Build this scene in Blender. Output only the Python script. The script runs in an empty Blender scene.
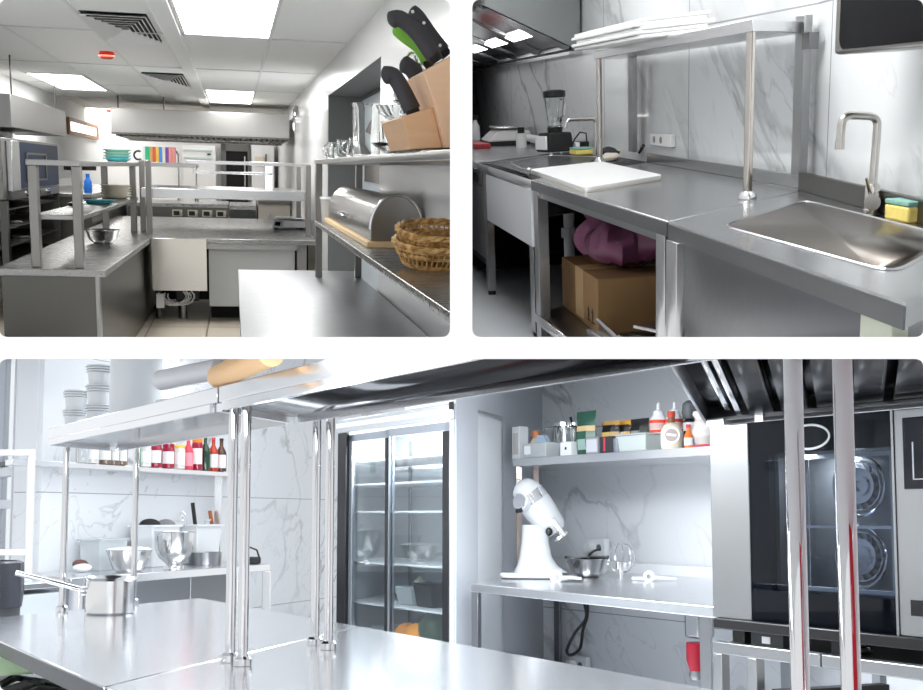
import bpy, bmesh, math, random
from mathutils import Matrix, Vector
random.seed(7)
PI = math.pi
C = bpy.context.scene.collection
SC = bpy.context.scene

# ------------------------------------------------------------------ materials
def new_mat(name):
    m = bpy.data.materials.new(name); m.use_nodes = True
    return m, m.node_tree.nodes, m.node_tree.links, m.node_tree.nodes['Principled BSDF']
def pm(name, col, rough=.5, metal=0., spec=.5, trans=0., ior=1.45, emit=None, es=0., coat=0., alpha=1., var=.0, vscale=8.):
    m, N, L, b = new_mat(name)
    b.inputs['Base Color'].default_value = (*col, 1)
    b.inputs['Roughness'].default_value = rough; b.inputs['Metallic'].default_value = metal
    b.inputs['Specular IOR Level'].default_value = spec
    b.inputs['Transmission Weight'].default_value = trans; b.inputs['IOR'].default_value = ior
    b.inputs['Coat Weight'].default_value = coat; b.inputs['Alpha'].default_value = alpha
    if emit: b.inputs['Emission Color'].default_value = (*emit, 1); b.inputs['Emission Strength'].default_value = es
    if var:
        tc = N.new('ShaderNodeTexCoord'); n = N.new('ShaderNodeTexNoise'); n.inputs['Scale'].default_value = vscale; n.inputs['Detail'].default_value = 4
        mx = N.new('ShaderNodeMix'); mx.data_type = 'RGBA'
        mx.inputs['A'].default_value = (*[c*(1-var) for c in col], 1); mx.inputs['B'].default_value = (*[min(1, c*(1+var)) for c in col], 1)
        L.new(tc.outputs['Object'], n.inputs['Vector']); L.new(n.outputs['Fac'], mx.inputs['Factor']); L.new(mx.outputs['Result'], b.inputs['Base Color'])
    return m
def steel(name, col, rough, scale=(60, 2, 60), amp=.06, bump=.008):
    """brushed stainless steel: fine streaks in the roughness and the surface"""
    m, N, L, b = new_mat(name)
    b.inputs['Base Color'].default_value = (*col, 1); b.inputs['Metallic'].default_value = 1
    tc = N.new('ShaderNodeTexCoord'); mp = N.new('ShaderNodeMapping'); mp.inputs['Scale'].default_value = scale
    n = N.new('ShaderNodeTexNoise'); n.inputs['Scale'].default_value = 4; n.inputs['Detail'].default_value = 5
    L.new(tc.outputs['Object'], mp.inputs['Vector']); L.new(mp.outputs['Vector'], n.inputs['Vector'])
    r = N.new('ShaderNodeMapRange'); r.inputs['To Min'].default_value = max(.03, rough-amp); r.inputs['To Max'].default_value = rough+amp
    L.new(n.outputs['Fac'], r.inputs['Value']); L.new(r.outputs['Result'], b.inputs['Roughness'])
    if bump:
        bp = N.new('ShaderNodeBump'); bp.inputs['Strength'].default_value = bump; bp.inputs['Distance'].default_value = .01
        n2 = N.new('ShaderNodeTexNoise'); n2.inputs['Scale'].default_value = 1.5; n2.inputs['Detail'].default_value = 2
        L.new(tc.outputs['Object'], n2.inputs['Vector']); L.new(n2.outputs['Fac'], bp.inputs['Height']); L.new(bp.outputs['Normal'], b.inputs['Normal'])
    return m
def marble(name, base, vein, rough, scale, seam=None, rot=(.5, .4, .7), vw=.035, strength=1.):
    """polished white marble tile with soft grey diagonal veins and thin joints"""
    m, N, L, b = new_mat(name)
    b.inputs['Roughness'].default_value = rough
    tc = N.new('ShaderNodeTexCoord'); mr = N.new('ShaderNodeMapping'); mp = N.new('ShaderNodeMapping')
    mp.inputs['Scale'].default_value = scale; mr.inputs['Rotation'].default_value = rot
    L.new(tc.outputs['Object'], mr.inputs['Vector']); L.new(mr.outputs['Vector'], mp.inputs['Vector'])
    def ridge(sc, w, det, dist, fade):
        n = N.new('ShaderNodeTexNoise'); n.inputs['Scale'].default_value = sc; n.inputs['Detail'].default_value = det; n.inputs['Distortion'].default_value = dist
        L.new(mp.outputs['Vector'], n.inputs['Vector'])
        s = N.new('ShaderNodeMath'); s.operation = 'SUBTRACT'; s.inputs[1].default_value = .5; L.new(n.outputs['Fac'], s.inputs[0])
        a = N.new('ShaderNodeMath'); a.operation = 'ABSOLUTE'; L.new(s.outputs[0], a.inputs[0])
        r = N.new('ShaderNodeMapRange'); r.inputs['From Min'].default_value = 0; r.inputs['From Max'].default_value = w
        r.inputs['To Min'].default_value = fade; r.inputs['To Max'].default_value = 0; r.interpolation_type = 'SMOOTHSTEP'
        L.new(a.outputs[0], r.inputs['Value']); return r.outputs['Result']
    k = N.new('ShaderNodeTexNoise'); k.inputs['Scale'].default_value = .9; L.new(mp.outputs['Vector'], k.inputs['Vector'])
    kr = N.new('ShaderNodeMapRange'); kr.inputs['From Min'].default_value = .42; kr.inputs['From Max'].default_value = .62; L.new(k.outputs['Fac'], kr.inputs['Value'])
    a1 = ridge(1.1, vw, 7, .35, .75*strength); a2 = ridge(2.6, vw*.7, 6, .6, .4*strength)
    ad = N.new('ShaderNodeMath'); ad.operation = 'ADD'; L.new(a1, ad.inputs[0]); L.new(a2, ad.inputs[1])
    mu = N.new('ShaderNodeMath'); mu.operation = 'MULTIPLY'; mu.use_clamp = True; L.new(ad.outputs[0], mu.inputs[0]); L.new(kr.outputs['Result'], mu.inputs[1])
    mx = N.new('ShaderNodeMix'); mx.data_type = 'RGBA'; mx.inputs['A'].default_value = (*base, 1); mx.inputs['B'].default_value = (*vein, 1)
    L.new(mu.outputs[0], mx.inputs['Factor']); out = mx.outputs['Result']
    if seam:   # list of (axis, offset, period, half width)
        for ax, off, per, hw in seam:
            sp = N.new('ShaderNodeSeparateXYZ'); L.new(tc.outputs['Object'], sp.inputs[0])
            s = N.new('ShaderNodeMath'); s.operation = 'SUBTRACT'; s.inputs[1].default_value = off-per/2; L.new(sp.outputs[ax], s.inputs[0])
            w = N.new('ShaderNodeMath'); w.operation = 'FLOORED_MODULO'; w.inputs[1].default_value = per; L.new(s.outputs[0], w.inputs[0])
            t = N.new('ShaderNodeMath'); t.operation = 'SUBTRACT'; t.inputs[1].default_value = per/2; L.new(w.outputs[0], t.inputs[0])
            a = N.new('ShaderNodeMath'); a.operation = 'ABSOLUTE'; L.new(t.outputs[0], a.inputs[0])
            c = N.new('ShaderNodeMath'); c.operation = 'LESS_THAN'; c.inputs[1].default_value = hw; L.new(a.outputs[0], c.inputs[0])
            m2 = N.new('ShaderNodeMix'); m2.data_type = 'RGBA'; m2.inputs['B'].default_value = (*[v*.45 for v in base], 1)
            L.new(out, m2.inputs['A']); L.new(c.outputs[0], m2.inputs['Factor']); out = m2.outputs['Result']
    L.new(out, b.inputs['Base Color'])
    return m
def tile(name, col, grout, per, off, hw, rough=.35):
    """square floor tiles with joints, in object space"""
    m, N, L, b = new_mat(name); b.inputs['Roughness'].default_value = rough
    tc = N.new('ShaderNodeTexCoord'); sp = N.new('ShaderNodeSeparateXYZ'); L.new(tc.outputs['Object'], sp.inputs[0])
    n = N.new('ShaderNodeTexNoise'); n.inputs['Scale'].default_value = 6; L.new(tc.outputs['Object'], n.inputs['Vector'])
    mx = N.new('ShaderNodeMix'); mx.data_type = 'RGBA'; mx.inputs['A'].default_value = (*[c*.9 for c in col], 1); mx.inputs['B'].default_value = (*col, 1)
    L.new(n.outputs['Fac'], mx.inputs['Factor']); out = mx.outputs['Result']
    for ax in (0, 1):
        s = N.new('ShaderNodeMath'); s.operation = 'SUBTRACT'; s.inputs[1].default_value = off[ax]-per[ax]/2; L.new(sp.outputs[ax], s.inputs[0])
        w = N.new('ShaderNodeMath'); w.operation = 'FLOORED_MODULO'; w.inputs[1].default_value = per[ax]; L.new(s.outputs[0], w.inputs[0])
        t = N.new('ShaderNodeMath'); t.operation = 'SUBTRACT'; t.inputs[1].default_value = per[ax]/2; L.new(w.outputs[0], t.inputs[0])
        a = N.new('ShaderNodeMath'); a.operation = 'ABSOLUTE'; L.new(t.outputs[0], a.inputs[0])
        c = N.new('ShaderNodeMath'); c.operation = 'LESS_THAN'; c.inputs[1].default_value = hw[ax]; L.new(a.outputs[0], c.inputs[0])
        m2 = N.new('ShaderNodeMix'); m2.data_type = 'RGBA'; m2.inputs['B'].default_value = (*grout, 1)
        L.new(out, m2.inputs['A']); L.new(c.outputs[0], m2.inputs['Factor']); out = m2.outputs['Result']
    L.new(out, b.inputs['Base Color']); return m
def wicker(name):
    m, N, L, b = new_mat(name); b.inputs['Roughness'].default_value = .55
    tc = N.new('ShaderNodeTexCoord'); n = N.new('ShaderNodeTexNoise'); n.inputs['Scale'].default_value = 40
    L.new(tc.outputs['Object'], n.inputs['Vector'])
    cr = N.new('ShaderNodeValToRGB'); cr.color_ramp.elements[0].color = (.38, .18, .05, 1); cr.color_ramp.elements[1].color = (.85, .55, .22, 1)
    cr.color_ramp.elements[0].position = .3; cr.color_ramp.elements[1].position = .65
    L.new(n.outputs['Fac'], cr.inputs['Fac']); L.new(cr.outputs['Color'], b.inputs['Base Color']); return m
def woodm(name, c0, c1, scale=(3, 30, 3), rough=.45):
    m, N, L, b = new_mat(name); b.inputs['Roughness'].default_value = rough
    tc = N.new('ShaderNodeTexCoord'); mp = N.new('ShaderNodeMapping'); mp.inputs['Scale'].default_value = scale
    n = N.new('ShaderNodeTexNoise'); n.inputs['Scale'].default_value = 2.; n.inputs['Detail'].default_value = 5
    L.new(tc.outputs['Object'], mp.inputs['Vector']); L.new(mp.outputs['Vector'], n.inputs['Vector'])
    mx = N.new('ShaderNodeMix'); mx.data_type = 'RGBA'; mx.inputs['A'].default_value = (*c0, 1); mx.inputs['B'].default_value = (*c1, 1)
    L.new(n.outputs['Fac'], mx.inputs['Factor']); L.new(mx.outputs['Result'], b.inputs['Base Color']); return m
def glassm(name, col=(1, 1, 1), rough=0., ior=1.45, clear=.0, refl=.04):
    """clear glass; thin panes mix in plain see-through so that light passes"""
    m, N, L, b = new_mat(name)
    b.inputs['Base Color'].default_value = (*col, 1); b.inputs['Roughness'].default_value = rough
    b.inputs['Transmission Weight'].default_value = 1; b.inputs['IOR'].default_value = ior
    if clear:
        t = N.new('ShaderNodeBsdfTransparent'); t.inputs['Color'].default_value = (*col, 1); mx = N.new('ShaderNodeMixShader'); mx.inputs['Fac'].default_value = clear
        o = N['Material Output']; g = N.new('ShaderNodeBsdfGlossy'); g.inputs['Roughness'].default_value = rough
        lw = N.new('ShaderNodeLayerWeight'); lw.inputs['Blend'].default_value = .5
        pw = N.new('ShaderNodeMath'); pw.operation = 'POWER'; pw.inputs[1].default_value = 5; L.new(lw.outputs['Facing'], pw.inputs[0])
        fr = N.new('ShaderNodeMath'); fr.operation = 'MULTIPLY_ADD'; fr.inputs[1].default_value = .9; fr.inputs[2].default_value = refl; L.new(pw.outputs[0], fr.inputs[0])
        mx2 = N.new('ShaderNodeMixShader'); L.new(fr.outputs[0], mx2.inputs['Fac']); L.new(t.outputs[0], mx2.inputs[1]); L.new(g.outputs[0], mx2.inputs[2])
        L.new(mx2.outputs[0], o.inputs['Surface'])
    return m

# ------------------------------------------------------------------ mesh builder
def rot_to(v):
    return Vector((0, 0, 1)).rotation_difference(Vector(v).normalized()).to_matrix()
class MB:
    def __init__(s): s.v = []; s.f = []; s.mi = []; s.cur = 0; s.mats = []
    def use(s, mat):
        if mat not in s.mats: s.mats.append(mat)
        s.cur = s.mats.index(mat); return s
    def add(s, vs, fs):
        n = len(s.v); s.v += [tuple(p) for p in vs]
        for f in fs: s.f.append([i+n for i in f]); s.mi.append(s.cur)
        return s
    def prism(s, poly, z0, z1, poly2=None):
        n = len(poly); q = poly2 or poly
        a = sum(poly[i][0]*poly[(i+1) % n][1]-poly[(i+1) % n][0]*poly[i][1] for i in range(n))
        if a < 0: poly = poly[::-1]; q = q[::-1]
        vs = [(p[0], p[1], z0) for p in poly]+[(p[0], p[1], z1) for p in q]
        fs = [list(range(n))[::-1], list(range(n, 2*n))]+[[i, (i+1) % n, n+(i+1) % n, n+i] for i in range(n)]
        return s.add(vs, fs)
    def box(s, x0, x1, y0, y1, z0, z1): return s.prism([(x0, y0), (x1, y0), (x1, y1), (x0, y1)], z0, z1)
    def bar(s, a, b, w, h=None, up=(0, 0, 1)):
        """rectangular bar from a to b, w across and h along up"""
        a = Vector(a); b = Vector(b); h = h or w; d = (b-a).normalized(); u = Vector(up)
        if abs(d.dot(u)) > .95: u = Vector((0, 1, 0))
        r = d.cross(u).normalized(); u = r.cross(d)
        vs = [p+r*(sx*w/2)+u*(sz*h/2) for p in (a, b) for sx, sz in ((-1, -1), (1, -1), (1, 1), (-1, 1))]
        return s.add(vs, [[3, 2, 1, 0], [4, 5, 6, 7], [0, 1, 5, 4], [1, 2, 6, 5], [2, 3, 7, 6], [3, 0, 4, 7]][:6])
    def cyl(s, a, b, r0, r1=None, n=20):
        a = Vector(a); b = Vector(b); r1 = r0 if r1 is None else r1; M = rot_to(b-a)
        vs = [a+M @ Vector((r0*math.cos(2*PI*i/n), r0*math.sin(2*PI*i/n), 0)) for i in range(n)]+[b+M @ Vector((r1*math.cos(2*PI*i/n), r1*math.sin(2*PI*i/n), 0)) for i in range(n)]
        return s.add(vs, [list(range(n))[::-1], list(range(n, 2*n))]+[[i, (i+1) % n, n+(i+1) % n, n+i] for i in range(n)])
    def lathe(s, prof, n=28, c=(0, 0, 0), sx=1., sy=1., M=None, closed=False):
        """profile of (r, z) spun round z; ends with r=0 close to a point"""
        vs = []; fs = []; rings = []
        for r, z in prof:
            if r < 1e-6: rings.append([len(vs)]); vs.append(Vector((0, 0, z)))
            else:
                rings.append(list(range(len(vs), len(vs)+n)))
                vs += [Vector((r*math.cos(2*PI*i/n)*sx, r*math.sin(2*PI*i/n)*sy, z)) for i in range(n)]
        pairs = list(zip(rings, rings[1:]))+([(rings[-1], rings[0])] if closed else [])
        for A, B in pairs:
            for i in range(n):
                j = (i+1) % n
                if len(A) == 1 and len(B) == 1: continue
                if len(A) == 1: fs.append([A[0], B[j], B[i]])
                elif len(B) == 1: fs.append([A[i], A[j], B[0]])
                else: fs.append([A[i], A[j], B[j], B[i]])
        if M is not None: vs = [M @ v for v in vs]
        return s.add([v+Vector(c) for v in vs], fs)
    def tube(s, path, r, n=10, closed=False):
        P = [Vector(p) for p in path]; m = len(P); vs = []; fs = []
        t0 = (P[1]-P[0]).normalized(); u = t0.orthogonal().normalized()
        R = r if isinstance(r, (list, tuple)) else [r]*m
        for i in range(m):
            t = (P[(i+1) % m]-P[i-1]) if (closed or 0 < i < m-1) else (P[1]-P[0] if i == 0 else P[-1]-P[-2])
            t.normalize(); u = (u-t*u.dot(t)).normalized(); w = t.cross(u)
            vs += [P[i]+(u*math.cos(2*PI*k/n)+w*math.sin(2*PI*k/n))*R[i] for k in range(n)]
        for i in range(m if closed else m-1):
            for k in range(n): a = i*n; b = ((i+1) % m)*n; fs.append([a+k, a+(k+1) % n, b+(k+1) % n, b+k])
        if not closed: fs += [list(range(n))[::-1], list(range((m-1)*n, m*n))]
        return s.add(vs, fs)
    def ball(s, c, rx, ry=None, rz=None, n=20, m=12, M=None):
        ry = ry or rx; rz = rz or rx
        prof = [(math.sin(PI*i/m), -math.cos(PI*i/m)) for i in range(m+1)]; prof[0] = (0, -1); prof[-1] = (0, 1)
        S = Matrix.Diagonal((rx, ry, rz)); return s.lathe(prof, n, c, M=(M @ S if M is not None else S))
    def quad(s, a, b, c, d): return s.add([a, b, c, d], [[0, 1, 2, 3]])
    def holed(s, outer, hole, z):
        """flat plate with one hole: outer and hole are plan polygons of equal count or not"""
        bm = bmesh.new(); E = []
        for loop in (outer, hole):
            vv = [bm.verts.new((p[0], p[1], z)) for p in loop]
            E += [bm.edges.new((vv[i], vv[(i+1) % len(vv)])) for i in range(len(vv))]
        bmesh.ops.triangle_fill(bm, edges=E, use_beauty=True, normal=(0, 0, 1)); bm.verts.index_update()
        s.add([v.co.copy() for v in bm.verts], [[v.index for v in f.verts] for f in bm.faces]); bm.free(); return s
    def move(s, d): s.v = [(p[0]+d[0], p[1]+d[1], p[2]+d[2]) for p in s.v]; return s
    def xf(s, M): s.v = [tuple(M @ Vector(p)) for p in s.v]; return s
    def mesh(s, name, mat=None):
        me = bpy.data.meshes.new(name); me.from_pydata(s.v, [], s.f)
        for m in (s.mats or [mat]): me.materials.append(m)
        if s.mats: me.polygons.foreach_set('material_index', s.mi)
        bm = bmesh.new(); bm.from_mesh(me); bmesh.ops.recalc_face_normals(bm, faces=bm.faces); bm.to_mesh(me); bm.free()
        me.polygons.foreach_set('use_smooth', [True]*len(me.polygons)); me.set_sharp_from_angle(angle=math.radians(38)); me.update()
        return me
def arc(c, r, a0, a1, n, ax='xz'):
    o = []
    for i in range(n+1):
        a = math.radians(a0+(a1-a0)*i/n); p = [c[0], c[1], c[2]]
        p['xyz'.index(ax[0])] += r*math.cos(a); p['xyz'.index(ax[1])] += r*math.sin(a); o.append(tuple(p))
    return o
def rounded(poly, r, k=6):
    """plan polygon with rounded corners, r measured along the edges"""
    out = []; n = len(poly)
    for i in range(n):
        p = Vector(poly[i][:2]); a = Vector(poly[i-1][:2]); b = Vector(poly[(i+1) % n][:2])
        p0 = p+(a-p).normalized()*r; p1 = p+(b-p).normalized()*r
        for j in range(k+1):
            t = j/k; out.append(tuple(p0*(1-t)**2+p*2*t*(1-t)+p1*t*t))
    return out
def inset(poly, d):
    c = sum((Vector(p[:2]) for p in poly), Vector((0, 0)))/len(poly)
    return [tuple(c+(Vector(p[:2])-c)*(1-d/max(1e-6, (Vector(p[:2])-c).length))) for p in poly]
def lerp(a, b, t): return tuple(x+(y-x)*t for x, y in zip(a, b))

# ------------------------------------------------------------------ rooms, things, parts
class Room:
    """one of the three kitchens: its own upright frame in the building"""
    def __init__(s, cols, win):
        s.M = Matrix([[cols[r][c] for c in range(3)]+[0] for r in range(3)]+[[0, 0, 0, 1]]); s.win = win; s.all = []
def props(o, label=None, cat=None, group=None, kind=None):
    if label: o['label'] = label
    if cat: o['category'] = cat
    if group: o['group'] = group
    if kind: o['kind'] = kind
    return o
class Thing:
    def __init__(s, room, name, label, cat, loc=(0, 0, 0), rz=0., group=None, M=None):
        o = s.o = bpy.data.objects.new(name, None); C.objects.link(o); o.empty_display_size = .05
        s.room = room; s.loc = Vector(loc); s.rz = rz
        o.matrix_world = room.M @ Matrix.Translation(s.loc) @ (M if M is not None else Matrix.Rotation(rz, 4, 'Z'))
        props(o, label, cat, group)
    def part(s, name, mb, mat=None, parent=None, bevel=0., label=None, absolute=False, kind=None, sub=0):
        if absolute: mb.move(-s.loc)
        o = bpy.data.objects.new(name, mb.mesh(name, mat)); C.objects.link(o); o.parent = parent or s.o
        if bevel: bev(o, bevel)
        if sub: m = o.modifiers.new('s', 'SUBSURF'); m.levels = m.render_levels = sub
        props(o, label, kind=kind); s.room.all.append(o); return o
    def ab(s, name, mb, mat=None, parent=None, bevel=0., label=None, **k): return s.part(name, mb, mat, parent, bevel, label, True, **k)
def bev(o, w, n=2):
    m = o.modifiers.new('b', 'BEVEL'); m.width = w; m.segments = n; m.limit_method = 'ANGLE'; m.angle_limit = math.radians(40); m.harden_normals = False
def solo(room, name, label, cat, mb, mat=None, loc=(0, 0, 0), rz=0., group=None, bevel=0., absolute=False, M=None):
    if absolute: mb.move(-Vector(loc))
    o = bpy.data.objects.new(name, mb.mesh(name, mat)); C.objects.link(o)
    o.matrix_world = room.M @ Matrix.Translation(Vector(loc)) @ (M if M is not None else Matrix.Rotation(rz, 4, 'Z'))
    if bevel: bev(o, bevel)
    props(o, label, cat, group); room.all.append(o); return o
def struct(room, name, mb, mat=None, bevel=0., parent=None, label=None):
    o = bpy.data.objects.new(name, mb.mesh(name, mat)); C.objects.link(o)
    if parent is not None: o.parent = parent
    else: o.matrix_world = room.M.copy()
    if bevel: bev(o, bevel)
    props(o, label, kind='structure'); room.all.append(o); return o
def dup(room, root, M, label=None, group=None):
    """copy of a thing with copies of its parts and sub-parts"""
    r = root.copy(); C.objects.link(r); r.matrix_world = room.M @ M
    if label: r['label'] = label
    if group: r['group'] = group
    if r.type == 'MESH': room.all.append(r)
    for ch in list(root.children):
        c = ch.copy(); C.objects.link(c); c.parent = r; c.matrix_parent_inverse = ch.matrix_parent_inverse; room.all.append(c)
        for g in list(ch.children):
            d = g.copy(); C.objects.link(d); d.parent = c; room.all.append(d)
    return r
def at(x, y, z, rz=0.): return Matrix.Translation((x, y, z)) @ Matrix.Rotation(rz, 4, 'Z')

IDROOM = Room(((1, 0, 0), (0, 1, 0), (0, 0, 1)), None)
# =================================================================== materials
ST = steel('steel_brushed', (.40, .395, .385), .32, (3, 40, 40))
STV = steel('steel_upright', (.29, .28, .265), .30, (12, 12, 2), .03, 0)
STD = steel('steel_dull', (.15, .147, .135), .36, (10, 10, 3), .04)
STT = steel('steel_worktop', (.37, .37, .36), .28, (3, 12, 12), .05, 0)
STB = steel('steel_bright', (.72, .72, .73), .24, (3, 30, 30), .04)
MIR = steel('steel_mirror', (.60, .57, .52), .10, (20, 20, 2), .03, .004)
CHR = pm('chrome', (.82, .82, .83), .07, 1.)
BOWL = pm('spun_steel', (.70, .70, .70), .16, 1.)
WHT = pm('white_paint', (.80, .81, .81), .6)
WHG = pm('white_gloss', (.80, .80, .80), .25)
WTL = pm('white_wall_tile', (.78, .79, .79), .22)
CEIL = pm('ceiling_tile', (.80, .80, .785), .85, var=.03, vscale=30)
GRID = pm('ceiling_bar', (.70, .70, .69), .6)
LAMP = pm('lamp_panel', (1, 1, 1), .5, emit=(1, .985, .96), es=9.)
GREY = pm('grey_reveal', (.20, .205, .21), .6)
BLUG = pm('pale_blue_door', (.52, .58, .62), .45)
BRWN = pm('brown_glass', (.16, .13, .11), .2)
BLK = pm('black_plastic', (.012, .012, .013), .35)
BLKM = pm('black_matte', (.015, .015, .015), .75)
DGL = pm('dark_oven_glass', (.012, .020, .042), .30, spec=.03)
REDP = pm('red_plastic', (.50, .05, .025), .5)
WOOD = woodm('beech_wood', (.80, .50, .31), (.88, .60, .40), (4, 4, 30))
WOODL = woodm('pale_board', (.72, .50, .26), (.82, .62, .36))
WNDW = woodm('window_wood', (.22, .09, .02), (.34, .15, .04))
WICK = wicker('wicker')
GLS = glassm('clear_glass', (.98, 1, 1), 0., 1.4)
MINT = pm('mint_ceramic', (.36, .62, .52), .25)
TEAL = pm('teal_ceramic', (.12, .55, .60), .25)
CREAM = pm('cream_ceramic', (.90, .86, .76), .3)
FLR1 = tile('floor_tile', (.62, .55, .45), (.22, .19, .15), (.57, 1.25), (-.28, 11.92), (.008, .016))
GRN = pm('green_plastic', (.22, .55, .06), .35)
BLUP = pm('blue_plastic', (.02, .20, .75), .3)
KNF = pm('knife_handle', (.045, .043, .05), .42)
RIV = pm('rivet', (.85, .85, .85), .2, 1.)

# =================================================================== upper left kitchen
A = Room(((0.98141, -0.18966, 0.02949), (0.19160, 0.95874, -0.21001), (0.01156, 0.21176, 0.97725)), (0, 0, 450, 337))
T = Thing
ZC, ZF, ZH = -.74, -1.61, .96
struct(A, 'floor', MB().box(-3.2, 1.6, 6.5, 26, ZF-.05, ZF), FLR1)
struct(A, 'ceiling', MB().box(-3.6, .95, 3.2, 26, ZH, ZH+.05), CEIL)
g = MB()
for x in (-2.96, -2.31, -1.66, -1.01, .285): g.box(x-.011, x+.011, 3.2, 26, ZH-.006, ZH+.01)
for y in (3.1, 6.1, 9.35, 12.5, 15.7, 18.9, 22.1): g.box(-3.6, .93, y-.03, y+.03, ZH-.006, ZH+.01)
struct(A, 'trim_1', g, GRID)
struct(A, 'trim_2', MB().box(-.50, -.375, 3.2, 24, ZH-.03, ZH+.01), CEIL, .004)
w = MB(); w.box(.88, 1.0, 1.9, 7.22, ZF, 1.); w.box(.88, 1.0, 11.32, 26, ZF, 1.); w.box(.88, 1.0, 7.22, 11.32, .676, 1.)
struct(A, 'wall_right', w, WTL)
w = MB(); w.box(.885, 1.24, 11.30, 11.42, ZF, .70); w.box(.885, 1.24, 7.1, 11.4, .674, .75); w.box(1.20, 1.26, 7.0, 11.4, ZF, .75); w.box(1.0, 1.24, 7.0, 7.2, ZF, .72)
struct(A, 'trim_3', w, GREY)
d = struct(A, 'door_1', MB().box(1.16, 1.20, 7.3, 10.9, ZF, .62), BLUG, .004)
struct(A, 'door_pane', MB().box(1.145, 1.165, 9.2, 10.5, -.10, .30), BRWN, parent=d, label='brown glazed pane')
struct(A, 'wall_left', MB().box(-2.75, -2.62, 3.5, 26, ZF, 1.), WHT)
struct(A, 'wall_back', MB().box(-3., 1.2, 25, 25.2, ZF, 1.), WHG)
# high wooden window on the left wall
d = struct(A, 'window_1', MB().bar((-2.60, 19.9, .66), (-2.60, 23.9, .66), .05, .06).bar((-2.60, 19.9, .45), (-2.60, 23.9, .45), .05, .06).bar((-2.60, 19.9, .42), (-2.60, 19.9, .69), .16, .05, (1, 0, 0)).bar((-2.60, 23.9, .42), (-2.60, 23.9, .69), .16, .05, (1, 0, 0)), WNDW)
struct(A, 'window_pane', MB().box(-2.615, -2.60, 20, 23.8, .46, .65), pm('daylit_pane', (.9, .9, .9), .2, emit=(1, 1, 1), es=2.), parent=d)

# ceiling lights
def ceiling_light(x0, x1, y0, y1, label):
    t = T(A, 'ceiling_light', label, 'ceiling light', ((x0+x1)/2, (y0+y1)/2, ZH), group='square ceiling light panels')
    f = MB(); w = .022; wy = .06
    f.box(x0-w, x1+w, y0-wy, y0, ZH-.012, ZH+.01); f.box(x0-w, x1+w, y1, y1+wy, ZH-.012, ZH+.01); f.box(x0-w, x0, y0, y1, ZH-.012, ZH+.01); f.box(x1, x1+w, y0, y1, ZH-.012, ZH+.01)
    t.ab('frame', f, WHG); t.ab('diffuser', MB().box(x0, x1, y0, y1, ZH-.008, ZH+.005), LAMP)
ceiling_light(-.345, .265, 6.25, 9.2, 'largest glowing ceiling light panel above the aisle at the top edge')
ceiling_light(-.345, .265, 15.75, 18.8, 'glowing ceiling light panel just in front of the wide extractor hood')
ceiling_light(-2.27, -1.69, 14.1, 16.9, 'glowing ceiling light panel above the wall oven, beside the small hood')
ceiling_light(-2.76, -2.15, 22.4, 25.0, 'thin distant ceiling light panel above the small wooden window')
# ceiling vents: square diffusers of nested louvres
def vent(x0, x1, y0, y1, label):
    t = T(A, 'ceiling_vent', label, 'vent', ((x0+x1)/2, (y0+y1)/2, ZH), group='louvred ceiling vents')
    cx, cy, hx, hy = (x0+x1)/2, (y0+y1)/2, (x1-x0)/2, (y1-y0)/2
    t.ab('backing', MB().box(x0, x1, y0, y1, ZH-.003, ZH+.004), BLKM)
    for k in range(6):
        a = 1-k*.155; b = a-.10; m = MB(); z0 = ZH-.006; z1 = ZH-.026
        for sx, sy in ((0, -1), (1, 0), (0, 1), (-1, 0)):
            P = [(cx+hx*(sx or q)*r, cy+hy*(sy or q)*r) for r, q in ((a, -1), (a, 1), (b, 1), (b, -1))]
            zs = [z1, z1, z0, z0]
            m.add([(p[0], p[1], z) for p, z in zip(P, zs)]+[(p[0], p[1], z+.004) for p, z in zip(P, zs)], [[0, 1, 2, 3], [7, 6, 5, 4], [0, 1, 5, 4], [1, 2, 6, 5], [2, 3, 7, 6], [3, 0, 4, 7]])
        t.ab('louvre', m, CEIL)
vent(-.98, -.555, 8.2, 9.95, 'big louvred ceiling vent left of the largest light panel')
vent(-.97, -.535, 13.3, 15.4, 'smaller distant louvred ceiling vent left of the second light panel')
for x, y, r, l in ((-1.10, 11.1, .07, 'red round smoke detector on the ceiling in front of the big vent'), (-2.24, 22.8, .07, 'tiny far red smoke detector beside the most distant light panel')):
    t = T(A, 'smoke_detector', l, 'smoke detector', (x, y, ZH), group='red smoke detectors')
    t.part('base', MB().cyl((0, 0, 0), (0, 0, -.02), r*.9), REDP); t.part('head', MB().lathe([(r, -.018), (r*.98, -.045), (r*.6, -.062), (0, -.064)]), REDP)

# extractor hoods
t = T(A, 'extractor_hood', 'wide stainless extractor hood hanging across the back of the kitchen', 'extractor hood', (-.45, 18, .40))
t.ab('front_panel', MB().box(-1.71, .80, 17.5, 17.53, .42, .75), ST, bevel=.004)
h = MB(); h.box(-1.71, -1.69, 17.53, 20.3, .42, .75); h.box(.78, .80, 17.53, 20.3, .42, .75); h.box(-1.71, .80, 20.28, 20.3, .36, .75); h.box(-1.71, .80, 17.53, 20.3, .74, .76)
t.ab('canopy', h, ST)
h = MB()
for k in range(32): h.box(-1.66+k*.077, -1.61+k*.077, 17.6, 20.2, .375, .42)
t.ab('grease_filter', h, STD); t.ab('rim', MB().box(-1.71, .80, 17.5, 17.56, .395, .42), STD)
t.ab('light_strip', MB().box(-1.3, .5, 18.5, 18.7, .36, .378), WHG)
for x in (-1.65, -1.0): t.ab('hanger_rod', MB().cyl((x, 18, .75), (x, 18, ZH), .012), STD)
t = T(A, 'extractor_hood', 'small stainless extractor hood above the wall oven', 'extractor hood', (-2.3, 13.3, .28))
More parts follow.
